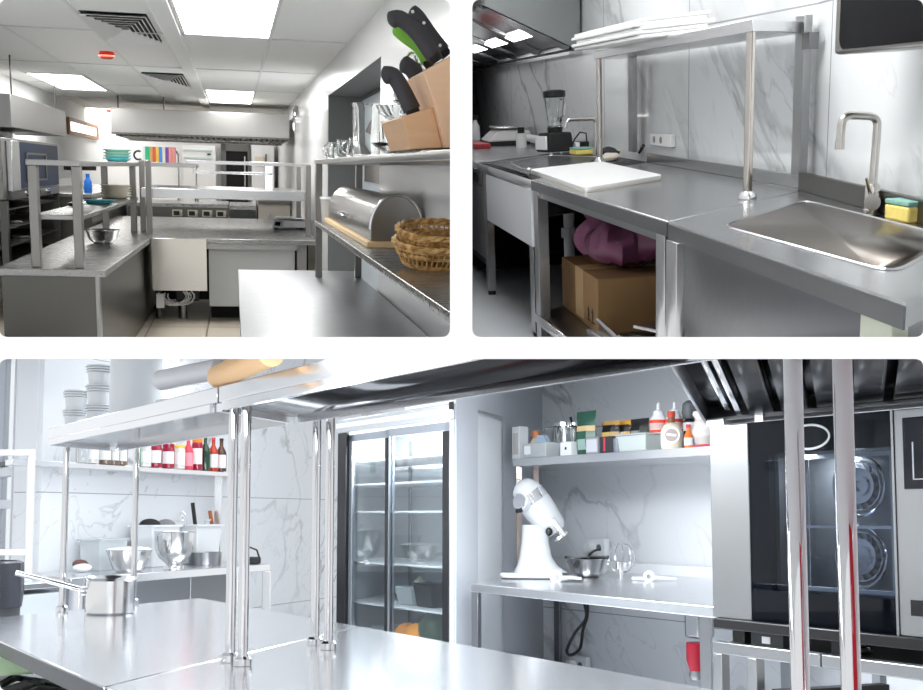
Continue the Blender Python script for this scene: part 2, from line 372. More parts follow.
h = MB(); h.box(-2.02, -2.0, 11.5, 15.1, .29, .585); h.box(-2.6, -2.0, 15.08, 15.1, .29, .585); h.box(-2.6, -2.0, 11.5, 15.1, .57, .585)
t.ab('canopy', h, ST, bevel=.003); t.ab('front_panel', MB().box(-2.6, -2.0, 11.48, 11.5, .285, .585), ST, bevel=.003)
h = MB()
for k in range(8): h.box(-2.58, -2.04, 11.7+k*.42, 12.0+k*.42, .30, .34)
t.ab('grease_filter', h, STD)
for y in (11.9, 14.7): t.ab('hanger_rod', MB().cyl((-2.06, y, .58), (-2.06, y, ZH), .008), STD)

# wall oven on a rack stand, left
t = T(A, 'combi_oven', 'stainless oven with a dark blue glass door by the left wall', 'oven', (-2.3, 12.7, -.36))
t.ab('body', MB().box(-2.6, -2.03, 11.1, 14.5, -.36, .19), STV, bevel=.006)
t.ab('door', MB().box(-2.03, -2.0, 11.75, 14.3, -.27, .165), DGL, bevel=.004)
t.ab('door_handle', MB().box(-2.03, -1.975, 11.3, 11.68, -.29, .17), STB, bevel=.008)
m = MB(); m.bar((-1.997, 12.15, .06), (-1.997, 13.35, .06), .02, .02).bar((-1.997, 12.15, -.2), (-1.997, 13.35, -.2), .02, .02).bar((-1.997, 12.15, -.2), (-1.997, 12.15, .06), .02, .05).bar((-1.997, 13.35, -.2), (-1.997, 13.35, .06), .02, .05)
t.ab('inner_window', m, STD)
t.ab('control_strip', MB().box(-2.03, -2.0, 11.3, 14.3, -.365, -.285), STD)
for y in (12.1, 12.7, 13.4): t.ab('knob', MB().cyl((-2.0, y, -.325), (-1.965, y, -.325), .028), CHR)
t = T(A, 'oven_stand', 'dark open rack stand with tray rails under the left oven', 'stand', (-2.3, 12.7, ZF))
for x in (-2.55, -2.05):
    for y in (11.2, 14.4): t.ab('leg', MB().box(x-.03, x+.03, y-.05, y+.05, ZF, -.37), STD)
for z in (-.45, -.62, -.79, -.96): t.ab('shelf', MB().box(-2.55, -2.05, 11.2, 14.4, z-.012, z), STD)
for k, (y, z) in enumerate(((12.2, -.62), (12.6, -.79))):
    solo(A, 'oven_tray', ('pale tray on the upper rail of the oven stand', 'pale tray on the rail below it in the oven stand')[k], 'tray', MB().lathe([(.0, .004), (.13, .004), (.16, .03), (.165, .03), (.135, 0), (0, 0)]), STB, (-2.2, y, z+.001), group='trays in the oven stand')
# rear side counter behind the pass
t = T(A, 'side_counter', 'steel counter along the left wall behind the pass shelf', 'counter', (-2.1, 17, ZF))
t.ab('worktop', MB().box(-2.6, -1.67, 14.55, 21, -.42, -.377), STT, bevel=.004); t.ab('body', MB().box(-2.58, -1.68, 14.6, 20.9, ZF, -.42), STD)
t.ab('backsplash', MB().box(-2.61, -2.58, 14.55, 21, -.42, -.26), STT)

# L-shaped worktop island
t = T(A, 'kitchen_counter', 'L-shaped stainless counter from the lower left corner across to the pass', 'counter', (-1.2, 10, ZF))
Lp = [(-1.63, 8.47), (-.893, 8.43), (-.84, 12.25), (.86, 12.25), (.86, 17.2), (-1.63, 17.2)]
t.ab('worktop', MB().prism(Lp, ZC-.05, ZC), STT, bevel=.005)
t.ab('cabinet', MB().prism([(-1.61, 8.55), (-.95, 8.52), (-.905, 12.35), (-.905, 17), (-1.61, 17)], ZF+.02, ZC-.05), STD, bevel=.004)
t.ab('corner_post', MB().box(-.975, -.945, 8.515, 8.6, ZF, ZC-.05), ST, bevel=.003)
t.ab('apron', MB().box(-.84, .70, 12.3, 12.34, ZC-.11, ZC-.05), ST)
t.ab('side_panel', MB().box(-.27, .62, 12.36, 12.40, -1.45, ZC-.10), pm('grey_white_panel', (.50, .52, .52), .3), bevel=.003, label='grey white panel')
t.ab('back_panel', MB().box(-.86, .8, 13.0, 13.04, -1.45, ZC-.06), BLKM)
t.ab('leg', MB().cyl((-.555, 12.6, ZF), (-.555, 12.6, -1.2), .045), STV); t.ab('leg', MB().box(.64, .74, 12.3, 12.5, ZF, ZC-.05), STV); t.ab('leg', MB().cyl((-.80, 12.6, ZF), (-.80, 12.6, -1.2), .03), STD)
t.ab('mirror_panel', MB().box(-.835, -.285, 12.16, 12.20, -1.27, ZC+.0), MIR, bevel=.003, label='mirror-polished steel panel')
t.ab('plinth', MB().box(-.26, .8, 12.7, 12.76, ZF, -1.45), BLKM)
t.ab('tag', MB().box(-.81, -.73, 12.34, 12.36, -1.47, -1.32), WHG)
rnd = random.Random(3); m = MB()
for k in range(6):
    cx = -.62+rnd.uniform(-.04, .05); r = rnd.uniform(.07, .12)
    m.tube([(cx+r*1.3*math.cos(a), 12.42+.1*rnd.random(), -1.36+r*.8*math.sin(a)) for a in [PI*.9+i*PI*1.3/10 for i in range(11)]], .010, 6)
solo(A, 'cable_bundle', 'coiled white cables hanging under the mirror-polished panel', 'cable', m, WHG, (-.6, 12.4, -1.4), absolute=True)
solo(A, 'junction_box', 'dark box behind the coiled white cables', 'box', MB().box(-.62, -.38, 12.55, 12.75, -1.42, -1.25), BLK, (-.5, 12.6, -1.4), absolute=True, bevel=.01)

# pass shelf over the left counter
t = T(A, 'pass_shelf', 'square-tube steel frame with two shelves over the left counter', 'shelf', (-1.24, 10.5, ZC))
for x, y in ((-1.375, 8.62), (-1.08, 8.58), (-1.08, 13.2), (-1.375, 13.2)): t.ab('post', MB().box(x-.031, x+.031, y-.05, y+.05, ZC+.001, -.035), STV, bevel=.004)
t.ab('top_shelf', MB().box(-1.41, -1.05, 8.53, 13.6, -.035, .005), ST, bevel=.004)
t.ab('lower_shelf', MB().box(-1.40, -1.06, 8.66, 13.6, -.41, -.375), STT, bevel=.004)
m = MB().bar((-1.2, 9.0, -.05), (-1.06, 9.4, -.05), .05, .03); t.ab('bracket', m, BLKM)
# pass shelf across the back counter
t = T(A, 'pass_shelf', 'long steel pass shelf spanning the counter under the wide hood', 'shelf', (-.2, 13.5, ZC))
for x, y in ((-1.00, 13.45), (-.90, 13.0), (.80, 13.0), (.80, 15.0)): t.ab('post', MB().box(x-.028, x+.028, y-.05, y+.05, ZC+.001, .035), STV, bevel=.004)
t.ab('deck_shelf', MB().box(-.99, .77, 13.06, 15.0, -.36, -.255), STB, bevel=.006)
t.ab('top_rail', MB().box(-.50, .83, 12.95, 13.15, .012, .05), STB, bevel=.004); t.ab('rear_rail', MB().box(-.47, .45, 14.0, 14.1, -.095, -.065), STB, bevel=.004)
t.ab('book_shelf', MB().box(-1.07, -.43, 13.8, 14.9, -.035, .015), ST, bevel=.004)
t.ab('upright', MB().box(.36, .44, 14.0, 14.1, -.255, .05), WHG)
# binders
cols = ((.75, .76, .75), (.02, .42, .20), (.55, .35, .10), (.62, .10, .05), (.70, .45, .06), (.05, .22, .60), (.62, .58, .5), (.14, .06, .30), (.62, .24, .22), (.58, .22, .20))
nm = ('white', 'green', 'tan', 'dark red', 'orange', 'blue', 'pale', 'purple', 'pink', 'rose')
x = -1.045
for k, c in enumerate(cols):
    wd = .034 if k != 1 else .045
    t = T(A, 'recipe_binder', nm[k]+' slim binder standing in the row on the pass shelf', 'binder', (x+wd/2, 14.3, .0155), group='binders on the pass shelf')
    cm = pm('binder_'+nm[k].replace(' ', '_'), c, .45)
    t.part('cover', MB().box(-wd/2, -wd/2+.004, -.15, .15, 0, .175).box(wd/2-.004, wd/2, -.15, .15, 0, .175).box(-wd/2, wd/2, -.156, -.15, 0, .175), cm, bevel=.002)
    t.part('pages', MB().box(-wd/2+.005, wd/2-.005, -.148, .14, .004, .168), WHT)
    x += wd+.002
m = MB().tube(arc((-1.09, 14.2, .09), .05, 60, 300, 10, 'xz'), .012, 8); solo(A, 'headset', 'black curved headset hung at the left end of the binder row', 'headset', m.tube([(-1.07, 14.2, .047), (-1.06, 14.2, .028)], .012, 6), BLK, (-1.08, 14.2, .02), absolute=True)

# plates, bowl, bottle on the pass
def plate_stack(x, y, z, r, n, h, mats, label, group, cat='plate', tall=.0):
    for k in range(n):
        zz = z+.001+k*h
        solo(A, 'plate', label[k] if isinstance(label, list) else label, cat, MB().lathe([(0, .004), (r*.6, .004), (r*.95, .004+h*1.2+tall), (r, .006+h*1.2+tall), (r*.98, .002+h*1.2+tall), (r*.62, 0), (0, 0)], 30), mats[k], (x, y, zz), group=group)
plate_stack(-1.235, 13.2, .005, .15, 4, .03, (TEAL, MINT, MINT, MINT), ['teal dish at the bottom of the mint stack on the top pass shelf', 'second mint dish from the bottom of the top-shelf stack', 'third mint dish up the stack on the top pass shelf', 'topmost mint dish of the stack on the top pass shelf'], 'mint dishes on the top pass shelf')
plate_stack(-1.22, 11.1, -.375, .15, 2, .014, (TEAL, TEAL), ['lower teal plate beside the square post on the lower pass shelf', 'upper teal plate beside the square post on the lower pass shelf'], 'teal plates on the lower pass shelf')
plate_stack(-1.235, 12.9, -.375, .165, 5, .026, (CREAM,)*5, ['cream dish at the bottom of the cream stack on the lower pass shelf', 'second cream dish up in the lower pass shelf stack', 'middle cream dish of the lower pass shelf stack', 'fourth cream dish up in the lower pass shelf stack', 'topmost cream dish of the lower pass shelf stack'], 'cream dishes on the lower pass shelf')
t = T(A, 'spray_bottle', 'bright blue bottle standing behind the teal plates', 'bottle', (-1.76, 15.0, -.3755))
t.part('body', MB().lathe([(0, 0), (.045, 0), (.048, .01), (.048, .13), (.03, .17), (.02, .18), (0, .18)]), BLUP); t.part('cap', MB().cyl((0, 0, .18), (0, 0, .23), .024), BLUP)
t = T(A, 'gas_lighter', 'small black and chrome tool on the lower pass shelf behind the post', 'tool', (-1.3, 10.4, -.375))
t.part('body', MB().ball((0, 0, .03), .06, .12, .028), CHR); t.part('handle', MB().ball((-.03, -.15, .022), .05, .1, .02), BLK)
t = T(A, 'mixing_bowl', 'small round steel bowl on the left counter by the post', 'bowl', (-1.2, 11.2, ZC+.001))
t.part('bowl', MB().lathe([(0, 0), (.08, 0), (.125, .04), (.152, .12), (.158, .125), (.156, .13), (.148, .123), (.12, .045), (.075, .008), (0, .008)], 36), BOWL)
# kitchen scale
t = T(A, 'kitchen_scale', 'white electronic scale at the right end of the back counter', 'scale', (.665, 14.6, ZC+.001))
t.part('body', MB().prism([(-.2, -.25), (.2, -.25), (.2, .35), (-.2, .35)], .02, .11, [(-.15, -.2), (.19, -.2), (.19, .3), (-.15, .3)]), WHG, bevel=.01)
t.part('pan', MB().box(-.17, .2, -.22, .3, .125, .14), STB, bevel=.005); t.part('pan_support', MB().cyl((0, 0, .1), (0, 0, .126), .04), WHG)
d = t.part('display', MB().add([(-.22, -.26, .02), (-.10, -.30, .02), (-.08, -.27, .12), (-.19, -.23, .12)], [[0, 1, 2, 3]]).add([(-.22, -.25, .02), (-.10, -.29, .02), (-.08, -.26, .12), (-.19, -.22, .12)], [[3, 2, 1, 0]]), WHG)
t.part('screen', MB().add([(-.195, -.272, .045), (-.125, -.296, .045), (-.115, -.281, .092), (-.18, -.26, .092)], [[0, 1, 2, 3]]), DGL, parent=d)
for sx in (-.16, .16): t.part('foot', MB().cyl((sx, 0, 0), (sx, 0, .022), .03), BLK)

# cooking line behind
t = T(A, 'cooking_range', 'stainless cooking range with four control panels behind the counter', 'range', (-.8, 19.2, ZF))
t.ab('body', MB().box(-1.62, -.09, 18.52, 20.4, ZF, -.59), STT, bevel=.005)
t.ab('fascia', MB().box(-1.6, -.1, 18.48, 18.52, -.84, -.64), STD)
for x in (-.85, -.62, -.40, -.19)[:4]:
    p = t.ab('control_panel', MB().box(x-.09, x+.06, 18.46, 18.48, -.78, -.68), pm('cream_frame', (.5, .46, .35), .4))
    t.ab('screen', MB().box(x-.07, x+.02, 18.45, 18.46, -.765, -.70), BLK, parent=p); t.ab('knob', MB().cyl((x+.045, 18.46, -.73), (x+.045, 18.42, -.73), .02), STB, parent=p)
t = T(A, 'fryer', 'dark-fronted steel fryer between the range and the pale unit', 'fryer', (.12, 19.2, ZF))
t.ab('body', MB().box(-.08, .34, 18.52, 20.4, ZF, -.60), STT, bevel=.005); t.ab('door', MB().box(-.07, .33, 18.48, 18.52, -1.2, -.66), pm('dark_marbled', (.05, .055, .05), .2, var=.6, vscale=6))
t = T(A, 'hot_cabinet', 'pale beige unit at the right end of the cooking line', 'cabinet', (.6, 19.2, ZF))
t.ab('body', MB().box(.36, .86, 18.52, 20.4, ZF, -.55), pm('beige_enamel', (.45, .42, .37), .4), bevel=.005); t.ab('knob', MB().cyl((.52, 18.52, -.72), (.52, 18.45, -.72), .025), STB)
t.ab('lid', MB().box(.36, .86, 18.45, 20.4, -.55, -.50), STD)
# back of the room
t = T(A, 'tall_cabinet', 'tall white cupboard with two pale bands against the back wall', 'cupboard', (-.7, 24.4, ZF))
t.ab('body', MB().box(-1.0, -.36, 24.05, 24.9, ZF, .38), WHG, bevel=.01)
for z in (.12, .27): t.ab('band', MB().box(-.97, -.42, 24.03, 24.05, z, z+.03), pm('pale_green', (.55, .66, .62), .4))
t.ab('handle', MB().box(-.52, -.45, 24.01, 24.03, .2, .23), BLK)
d = struct(A, 'door_2', MB().box(-.26, -.16, 24.85, 24.95, ZF, .44).box(-.26, .33, 24.85, 24.95, .30, .44).box(.28, .33, 24.85, 24.95, ZF, .44), pm('grey_frame', (.22, .22, .21), .5))
struct(A, 'door_panel', MB().box(-.16, .28, 24.9, 24.96, ZF, .30), BLKM, parent=d); struct(A, 'door_handle', MB().cyl((.22, 24.8, -.45), (.22, 24.8, .20), .022), CHR, parent=d)
t = T(A, 'tall_cabinet', 'tall white cupboard with a beige poster right of the dark doorway', 'cupboard', (.57, 24.4, ZF))
t.ab('body', MB().box(.35, .80, 24.05, 24.9, ZF, .42), WHG, bevel=.01); t.ab('poster', MB().box(.41, .60, 24.03, 24.05, .02, .20), pm('beige_paper', (.7, .63, .5), .6)); t.ab('handle', MB().box(.62, .645, 24.0, 24.05, -.1, .25), STD)
def gooseneck(x, y, z, h, r, label):
    t = T(A, 'tap', label, 'tap', (x, y, z), group='distant taps behind the pass')
    t.part('spout', MB().tube([(0, 0, 0), (0, 0, h-r)]+[(-r+r*math.cos(a), 0, h-r+r*math.sin(a)) for a in [i*PI/8 for i in range(1, 9)]]+[(-2*r, 0, h-r-.08)], .014, 8), CHR)
    t.part('base', MB().cyl((0, 0, 0), (0, 0, .06), .03), CHR); t.part('lever', MB().bar((.0, 0, .1), (.10, 0, .14), .016), CHR)
gooseneck(-.90, 20.0, -.589, .80, .07, 'tall arched tap right of the binders'); gooseneck(-.60, 19.5, -.589, .64, .03, 'shorter tap left of the doorway')

# clock
t = T(A, 'wall_clock', 'round chrome wall clock on the right wall', 'clock', (.879, 16.6, .664), M=Matrix.Rotation(-PI/2, 4, 'Y'))
t.part('case', MB().lathe([(0, 0), (.18, 0), (.18, .05), (.165, .06), (.15, .05), (.15, .02), (0, .02)], 36), CHR); t.part('dial', MB().lathe([(0, .026), (.15, .026), (.15, .02)], 36), WHG)
t.part('hand', MB().box(-.005, .1, -.006, .006, .03, .035), BLK); t.part('hand', MB().box(-.006, .006, -.07, .005, .03, .035), BLK)

# right wall shelf unit
t = T(A, 'wall_shelf', 'two-tier stainless shelf along the right wall', 'shelf', (.7, 5.5, ZC))
t.ab('upper_shelf', MB().box(.545, .875, 2.2, 8.18, .030, .060), ST, bevel=.004); t.ab('lower_shelf', MB().box(.545, .875, 2.2, 8.18, -.385, -.353), STT, bevel=.004)
for x, y in ((.57, 8.1), (.845, 8.1), (.845, 3.0)): t.ab('post', MB().box(x-.022, x+.022, y-.04, y+.04, ZC+.001, .03), STV, bevel=.003)
# foreground worktop
t = T(A, 'work_table', 'stainless worktop in the right foreground under the wall shelf', 'worktop', (.45, 6.5, ZF))
t.ab('top', MB().box(.02, .872, 4.6, 8.62, ZC-.045, ZC), steel('steel_scratched', (.34, .35, .365), .36, (2, 6, 2), .08, .004), bevel=.005)
for x in (.1, .8):
    for y in (5.2, 8.4): t.ab('leg', MB().box(x-.03, x+.03, y-.03, y+.03, ZF, ZC-.045), STV)
# bread bin
t = T(A, 'bread_bin', 'stainless roll-top bread bin on a pale wooden board', 'bread bin', (.76, 6.6, -.353))
t.ab('board', MB().box(.60, .868, 5.36, 7.95, -.352, -.325), WOODL, bevel=.004)
P = [(.62, -.325), (.62, -.27)]+[(.745-.125*math.cos(a), -.27+.16*math.sin(a)) for a in [i*PI/14 for i in range(1, 14)]]+[(.866, -.27), (.866, -.325)]
m = MB(); n = len(P); m.add([(p[0], 5.42, p[1]) for p in P]+[(p[0], 7.9, p[1]) for p in P], [list(range(n))[::-1], list(range(n, 2*n))]+[[i, (i+1) % n, n+(i+1) % n, n+i] for i in range(n)])
t.ab('shell', m, pm('bin_steel', (.42, .41, .40), .22, 1.), bevel=.006)
t.ab('lid_edge', MB().tube([(p[0], 5.415, p[1]) for p in P[1:-1]], .007, 6), STB)
t.ab('handle', MB().tube([(.610, 6.4, -.255), (.595, 6.45, -.25), (.595, 7.1, -.25), (.610, 7.15, -.255)], .008, 8), CHR)
# tub
t = T(A, 'food_tub', 'clear plastic tub of orange food behind the bread bin', 'tub', (.64, 8.03, -.353))
t.part('tub', MB().lathe([(0, .002), (.05, .002), (.06, .15), (.063, .15), (.054, 0), (0, 0)], 24), pm('cloudy_plastic', (.85, .86, .85), .25, trans=.6, ior=1.2)); t.part('contents', MB().lathe([(0, .006), (.047, .006), (.055, .10), (0, .11)], 24), pm('orange_food', (.75, .42, .22), .6)); t.part('lid', MB().lathe([(0, .152), (.068, .150), (.068, .165), (0, .168)], 24), WHG)
# wicker baskets, one nested in the other
def basket(loc, tilt, r, h, label):
    M = Matrix.Rotation(tilt, 4, 'X'); t = T(A, 'bread_basket', label, 'basket', loc, group='round wicker baskets', M=M)
    m = MB()
    R = lambda z: r*(.72+.28*(z/h)**.7)
    for k in range(44):
        a = 2*PI*k/44; m.tube([(R(z)*math.cos(a+z*1.2), R(z)*math.sin(a+z*1.2), z) for z in [0, h*.25, h*.5, h*.75, h]], .0042, 5)
    for z in (h*.08, h*.16, h*.55, h*.63, h*.84): m.tube([((R(z)+.003*math.sin(22*a))*math.cos(a), (R(z)+.003*math.sin(22*a))*math.sin(a), z) for a in [2*PI*i/88 for i in range(88)]], .0055, 5, True)
    t.part('weave', m, WICK); t.part('base', MB().lathe([(0, 0), (R(0)+.004, 0), (R(0)+.006, .008), (0, .012)], 30), WICK)
    for s in (0, 1):
        t.part('rim', MB().tube([((r+.006*math.cos(11*a+s*PI))*math.cos(a), (r+.006*math.cos(11*a+s*PI))*math.sin(a), h+.005*math.sin(11*a+s*PI)) for a in [2*PI*i/110 for i in range(110)]], .008, 6, True), WICK)
basket((.735, 4.28, -.338), .16, .155, .085, 'lower of the two nested round wicker baskets on the right shelf'); basket((.742, 4.30, -.290), .19, .148, .08, 'upper of the two nested round wicker baskets on the right shelf')
solo(A, 'paper_napkin', 'crumpled white napkin in the wicker baskets at the edge', 'napkin', MB().ball((0, 0, 0), .03, .04, .016, 12, 8), WHT, (.79, 4.20, -.245))

# glassware on the upper right shelf
ZS = .0605
def mug(x, y, rz, label, s=1.):
    t = T(A, 'glass_mug', label, 'mug', (x, y, ZS), rz, 'clear glass mugs on the right shelf')
    t.part('cup', MB().lathe([(0, 0), (.042*s, 0), (.055*s, .02*s), (.052*s, .05*s), (.04*s, .085*s), (.042*s, .105*s), (.039*s, .105*s), (.036*s, .085*s), (.048*s, .05*s), (.05*s, .022*s), (.038*s, .007), (0, .007)], 24), GLS)
    t.part('handle', MB().tube([(-.05*s-.03*s*math.sin(a), 0, .055*s+.032*s*math.cos(a)) for a in [i*PI/8 for i in range(9)]], .005, 6), GLS)
mug(.67, 8.05, .4, 'clear glass mug farthest along the upper right shelf', 1.1); mug(.68, 7.45, 0, 'middle clear glass mug on the upper right shelf', 1.15); mug(.70, 6.85, -.3, 'clear glass mug next to the tall glass jug', 1.15)
t = T(A, 'glass_jug', 'tall clear cut-glass jug on the upper right shelf', 'jug', (.632, 5.75, ZS))
t.part('body', MB().lathe([(0, 0), (.062, 0), (.066, .01), (.064, .12), (.066, .23), (.070, .255), (.066, .255), (.060, .23), (.057, .12), (.058, .015), (0, .012)], 20), GLS); t.part('handle', MB().tube([(.065+.05*math.sin(a), 0, .14+.075*math.cos(a)) for a in [i*PI/8 for i in range(9)]], .008, 8), GLS)
t = T(A, 'glass_dish', 'shallow clear glass dish under the ribbed glass vase', 'dish', (.645, 4.62, ZS))
t.part('dish', MB().lathe([(0, 0), (.05, 0), (.10, .03), (.118, .045), (.114, .045), (.095, .034), (.048, .006), (0, .006)], 32), GLS)
t = T(A, 'glass_vase', 'ribbed clear glass vase standing in the shallow glass dish', 'vase', (.645, 4.62, ZS+.0065))
t.part('vase', MB().lathe([(0, 0), (.046, 0), (.07, .03), (.078, .12), (.074, .12), (.064, .032), (.043, .006), (0, .006)], 18), GLS)
t = T(A, 'glass_bowl', 'clear glass bowl stacked on the ribbed glass vase', 'bowl', (.645, 4.62, ZS+.1275))
t.part('bowl', MB().lathe([(0, 0), (.04, 0), (.085, .03), (.1, .06), (.096, .06), (.078, .032), (.038, .005), (0, .005)], 32), GLS)
t = T(A, 'glass_goblet', 'small glass goblet upturned behind the black knife handles', 'goblet', (.72, 5.2, ZS))
t.part('goblet', MB().lathe([(0, .0), (.03, .0), (.008, .02), (.008, .19), (.03, .24), (.034, .30), (.031, .30), (.026, .245), (0, .22)], 20), GLS)
# knife block: two steps of slots, leaning handles
t = T(A, 'knife_block', 'stepped beech knife block at the right edge of the shelf', 'knife block', (.62, 3.8, ZS))
def yz(pts): return [(p[0], p[2]) for p in pts]
def slab(pts, y0, y1):
    m = MB(); n = len(pts); m.add([(x, y0, z) for x, z in pts]+[(x, y1, z) for x, z in pts], [list(range(n))[::-1], list(range(n, 2*n))]+[[i, (i+1) % n, n+(i+1) % n, n+i] for i in range(n)]); return m
P1 = yz([(0.503, 3.600, 0.161), (0.601, 3.600, 0.195), (0.635, 3.600, 0.073), (0.535, 3.600, 0.066)])
t.ab('front_step', slab(P1, 3.6, 4.1), woodm('beech_face', (.66, .38, .20), (.78, .50, .29), (3, 3, 20)), bevel=.004)
P2 = yz([(0.561, 3.600, 0.293), (0.686, 3.600, 0.366), (0.736, 3.600, 0.080), (0.635, 3.600, 0.073), (0.601, 3.600, 0.195)])
t.ab('rear_step', slab(P2, 3.56, 4.15), WOOD, bevel=.004)
def handle(pts, y, rad, label, mat=KNF, flat=.6, rivets=(), group='knives in the block'):
    pts = [(p[0], y, p[2]) for p in pts]
    t = T(A, 'kitchen_knife', label, 'knife', pts[-1], group=group)
    n = len(pts); m = MB()
    # smooth the run of points
    Q = []
    for i in range(n-1):
        for k in range(5):
            u = k/5; p0 = Vector(pts[max(0, i-1)]); p1 = Vector(pts[i]); p2 = Vector(pts[i+1]); p3 = Vector(pts[min(n-1, i+2)])
            Q.append(.5*((2*p1)+(p2-p0)*u+(2*p0-5*p1+4*p2-p3)*u*u+(3*p1-p0-3*p2+p3)*u**3))
    Q.append(Vector(pts[-1])); N = len(Q)
    R = [rad*(.45+.55*min(1, i/2.)) * (1-.12*math.sin(PI*i/N)) for i in range(N)]; R[0] = rad*.25
    m.tube(Q, R, 12); m.v = [(v[0], y+(v[1]-y)*flat, v[2]) for v in m.v]
    h = t.ab('handle', m, mat)
    for f in rivets:
        q = Q[int(f*(N-1))]; t.ab('rivet', MB().cyl((q.x, y-rad*flat-.003, q.z), (q.x, y-rad*flat+.006, q.z), .0055, n=12), RIV, parent=h)
    d = (Q[-1]-Q[-3]).normalized(); t.ab('bolster', MB().cyl(Q[-1]-d*.004, Q[-1]+d*.02, rad*.8, rad*.7), BLK)
handle([(0.452, 3.700, 0.287), (0.489, 3.700, 0.288), (0.521, 3.700, 0.245), (0.551, 3.700, 0.188)], 3.7, .030, 'lower left black knife handle in the front step of the block')
handle([(0.531, 3.900, 0.343), (0.568, 3.900, 0.325), (0.609, 3.900, 0.270), (0.644, 3.900, 0.230)], 3.85, .030, 'black knife handle just right of the lowest one in the block')
handle([(0.572, 3.950, 0.516), (0.602, 3.950, 0.499), (0.647, 3.950, 0.444), (0.689, 3.950, 0.395)], 3.95, .027, 'upper black riveted knife handle at the right edge', rivets=(.14, .5, .9))
handle([(0.477, 3.750, 0.454), (0.515, 3.750, 0.465), (0.569, 3.750, 0.426), (0.625, 3.750, 0.359)], 3.75, .029, 'long curved grey-black knife handle above the green one')
handle([(0.513, 3.900, 0.457), (0.550, 3.900, 0.425), (0.597, 3.900, 0.393), (0.624, 3.900, 0.353)], 3.88, .022, 'green-handled knife in the block under the black ones', GRN)
t = T(A, 'kitchen_scissors', 'steel scissor loops poking up between the two knife rows', 'scissors', (0.613, 4.000, 0.348))
for px in (0, 1):
    c = ((0.592, 4.000, 0.366), (0.619, 4.000, 0.377))[px]
    t.ab('loop', MB().tube([(c[0]+.016*math.cos(a), c[1], c[2]+.024*math.sin(a)) for a in [2*PI*i/16 for i in range(16)]], .005, 6, True), CHR)
t.ab('blade', MB().bar((0.610, 4.000, 0.354), (0.655, 4.000, 0.291), .01, .02), CHR)
# =================================================================== upper right kitchen: sinks under a marble wall
MRB2 = marble('marble_wall', (.66, .68, .69), (.26, .27, .285), .12, (1.5, .32, 1.1), seam=((1, 6.33, 1.80, .006), (2, .30, 1.2, .004)), rot=(-.62, .2, .1), vw=.024)
STK = steel('steel_dark', (.20, .205, .21), .30, (3, 12, 12), .04, 0)
STS = steel('sink_steel', (.13, .115, .10), .34, (8, 8, 2), .03, 0)
ST2 = steel('steel_bench', (.50, .505, .515), .22, (10, 3, 10), .04, .006)
BRD = pm('white_board', (.70, .71, .70), .35); BRDE = pm('board_edge', (.72, .66, .56), .5)
BLG = pm('black_glass', (.003, .003, .004), .22, spec=.06)
CARD = pm('cardboard', (.34, .195, .085), .8, var=.12, vscale=10); TAPE = pm('tan_tape', (.62, .42, .2), .4)
YEL = pm('sponge_yellow', (.78, .62, .18), .9, var=.15, vscale=60); SGRN = pm('sponge_green', (.22, .42, .36), .9, var=.2, vscale=60)
RED = pm('red_board', (.40, .02, .03), .4)
FLR2 = pm('pale_floor', (.50, .52, .54), .4, var=.08, vscale=2)
def perforated():
    m, N, L, b = new_mat('perforated_steel'); b.inputs['Metallic'].default_value = .8; b.inputs['Roughness'].default_value = .35
    tc = N.new('ShaderNodeTexCoord'); mp = N.new('ShaderNodeMapping'); mp.inputs['Scale'].default_value = (1, 8, 26); ch = N.new('ShaderNodeTexVoronoi'); ch.inputs['Randomness'].default_value = 0; ch.inputs['Scale'].default_value = 1
    L.new(tc.outputs['Object'], mp.inputs['Vector']); L.new(mp.outputs['Vector'], ch.inputs['Vector'])
    c = N.new('ShaderNodeMath'); c.operation = 'LESS_THAN'; c.inputs[1].default_value = .33; L.new(ch.outputs['Distance'], c.inputs[0])
    mx = N.new('ShaderNodeMix'); mx.data_type = 'RGBA'; mx.inputs['A'].default_value = (.72, .73, .75, 1); mx.inputs['B'].default_value = (.05, .05, .055, 1)
    L.new(c.outputs[0], mx.inputs['Factor']); L.new(mx.outputs['Result'], b.inputs['Base Color']); return m
PERF = perforated(); TAPS = steel('tap_steel', (.62, .60, .57), .18, (10, 10, 4), .03, 0); EDGE = steel('edge_steel', (.13, .135, .14), .36, (4, 20, 20), .04, 0)  # edge steel darkened to stand for dark reflections
B = Room(((0.98929, -0.13908, -0.04437), (0.12210, 0.95489, -0.27070), (0.08002, 0.26239, 0.96164)), (472, 0, 923, 337))
ZC, ZF = -.44, -1.31
CX, CY = .88, .85            # the counters are cut across at this slant
def cross(p, t): return (p[0]+CX*t, p[1]+CY*t)
struct(B, 'floor', MB().box(.2, 2.6, 3.5, 17, ZF-.05, ZF), FLR2)
struct(B, 'wall_back', MB().prism([(2.15, 4.72), (2.15, 17), (2.35, 17), (2.35, 4.72)], ZF, 1.9).prism([(2.15, 4.725), (2.35, 4.725), (1.93, 1.6), (1.70, 1.6)], ZF, 1.9), MRB2)
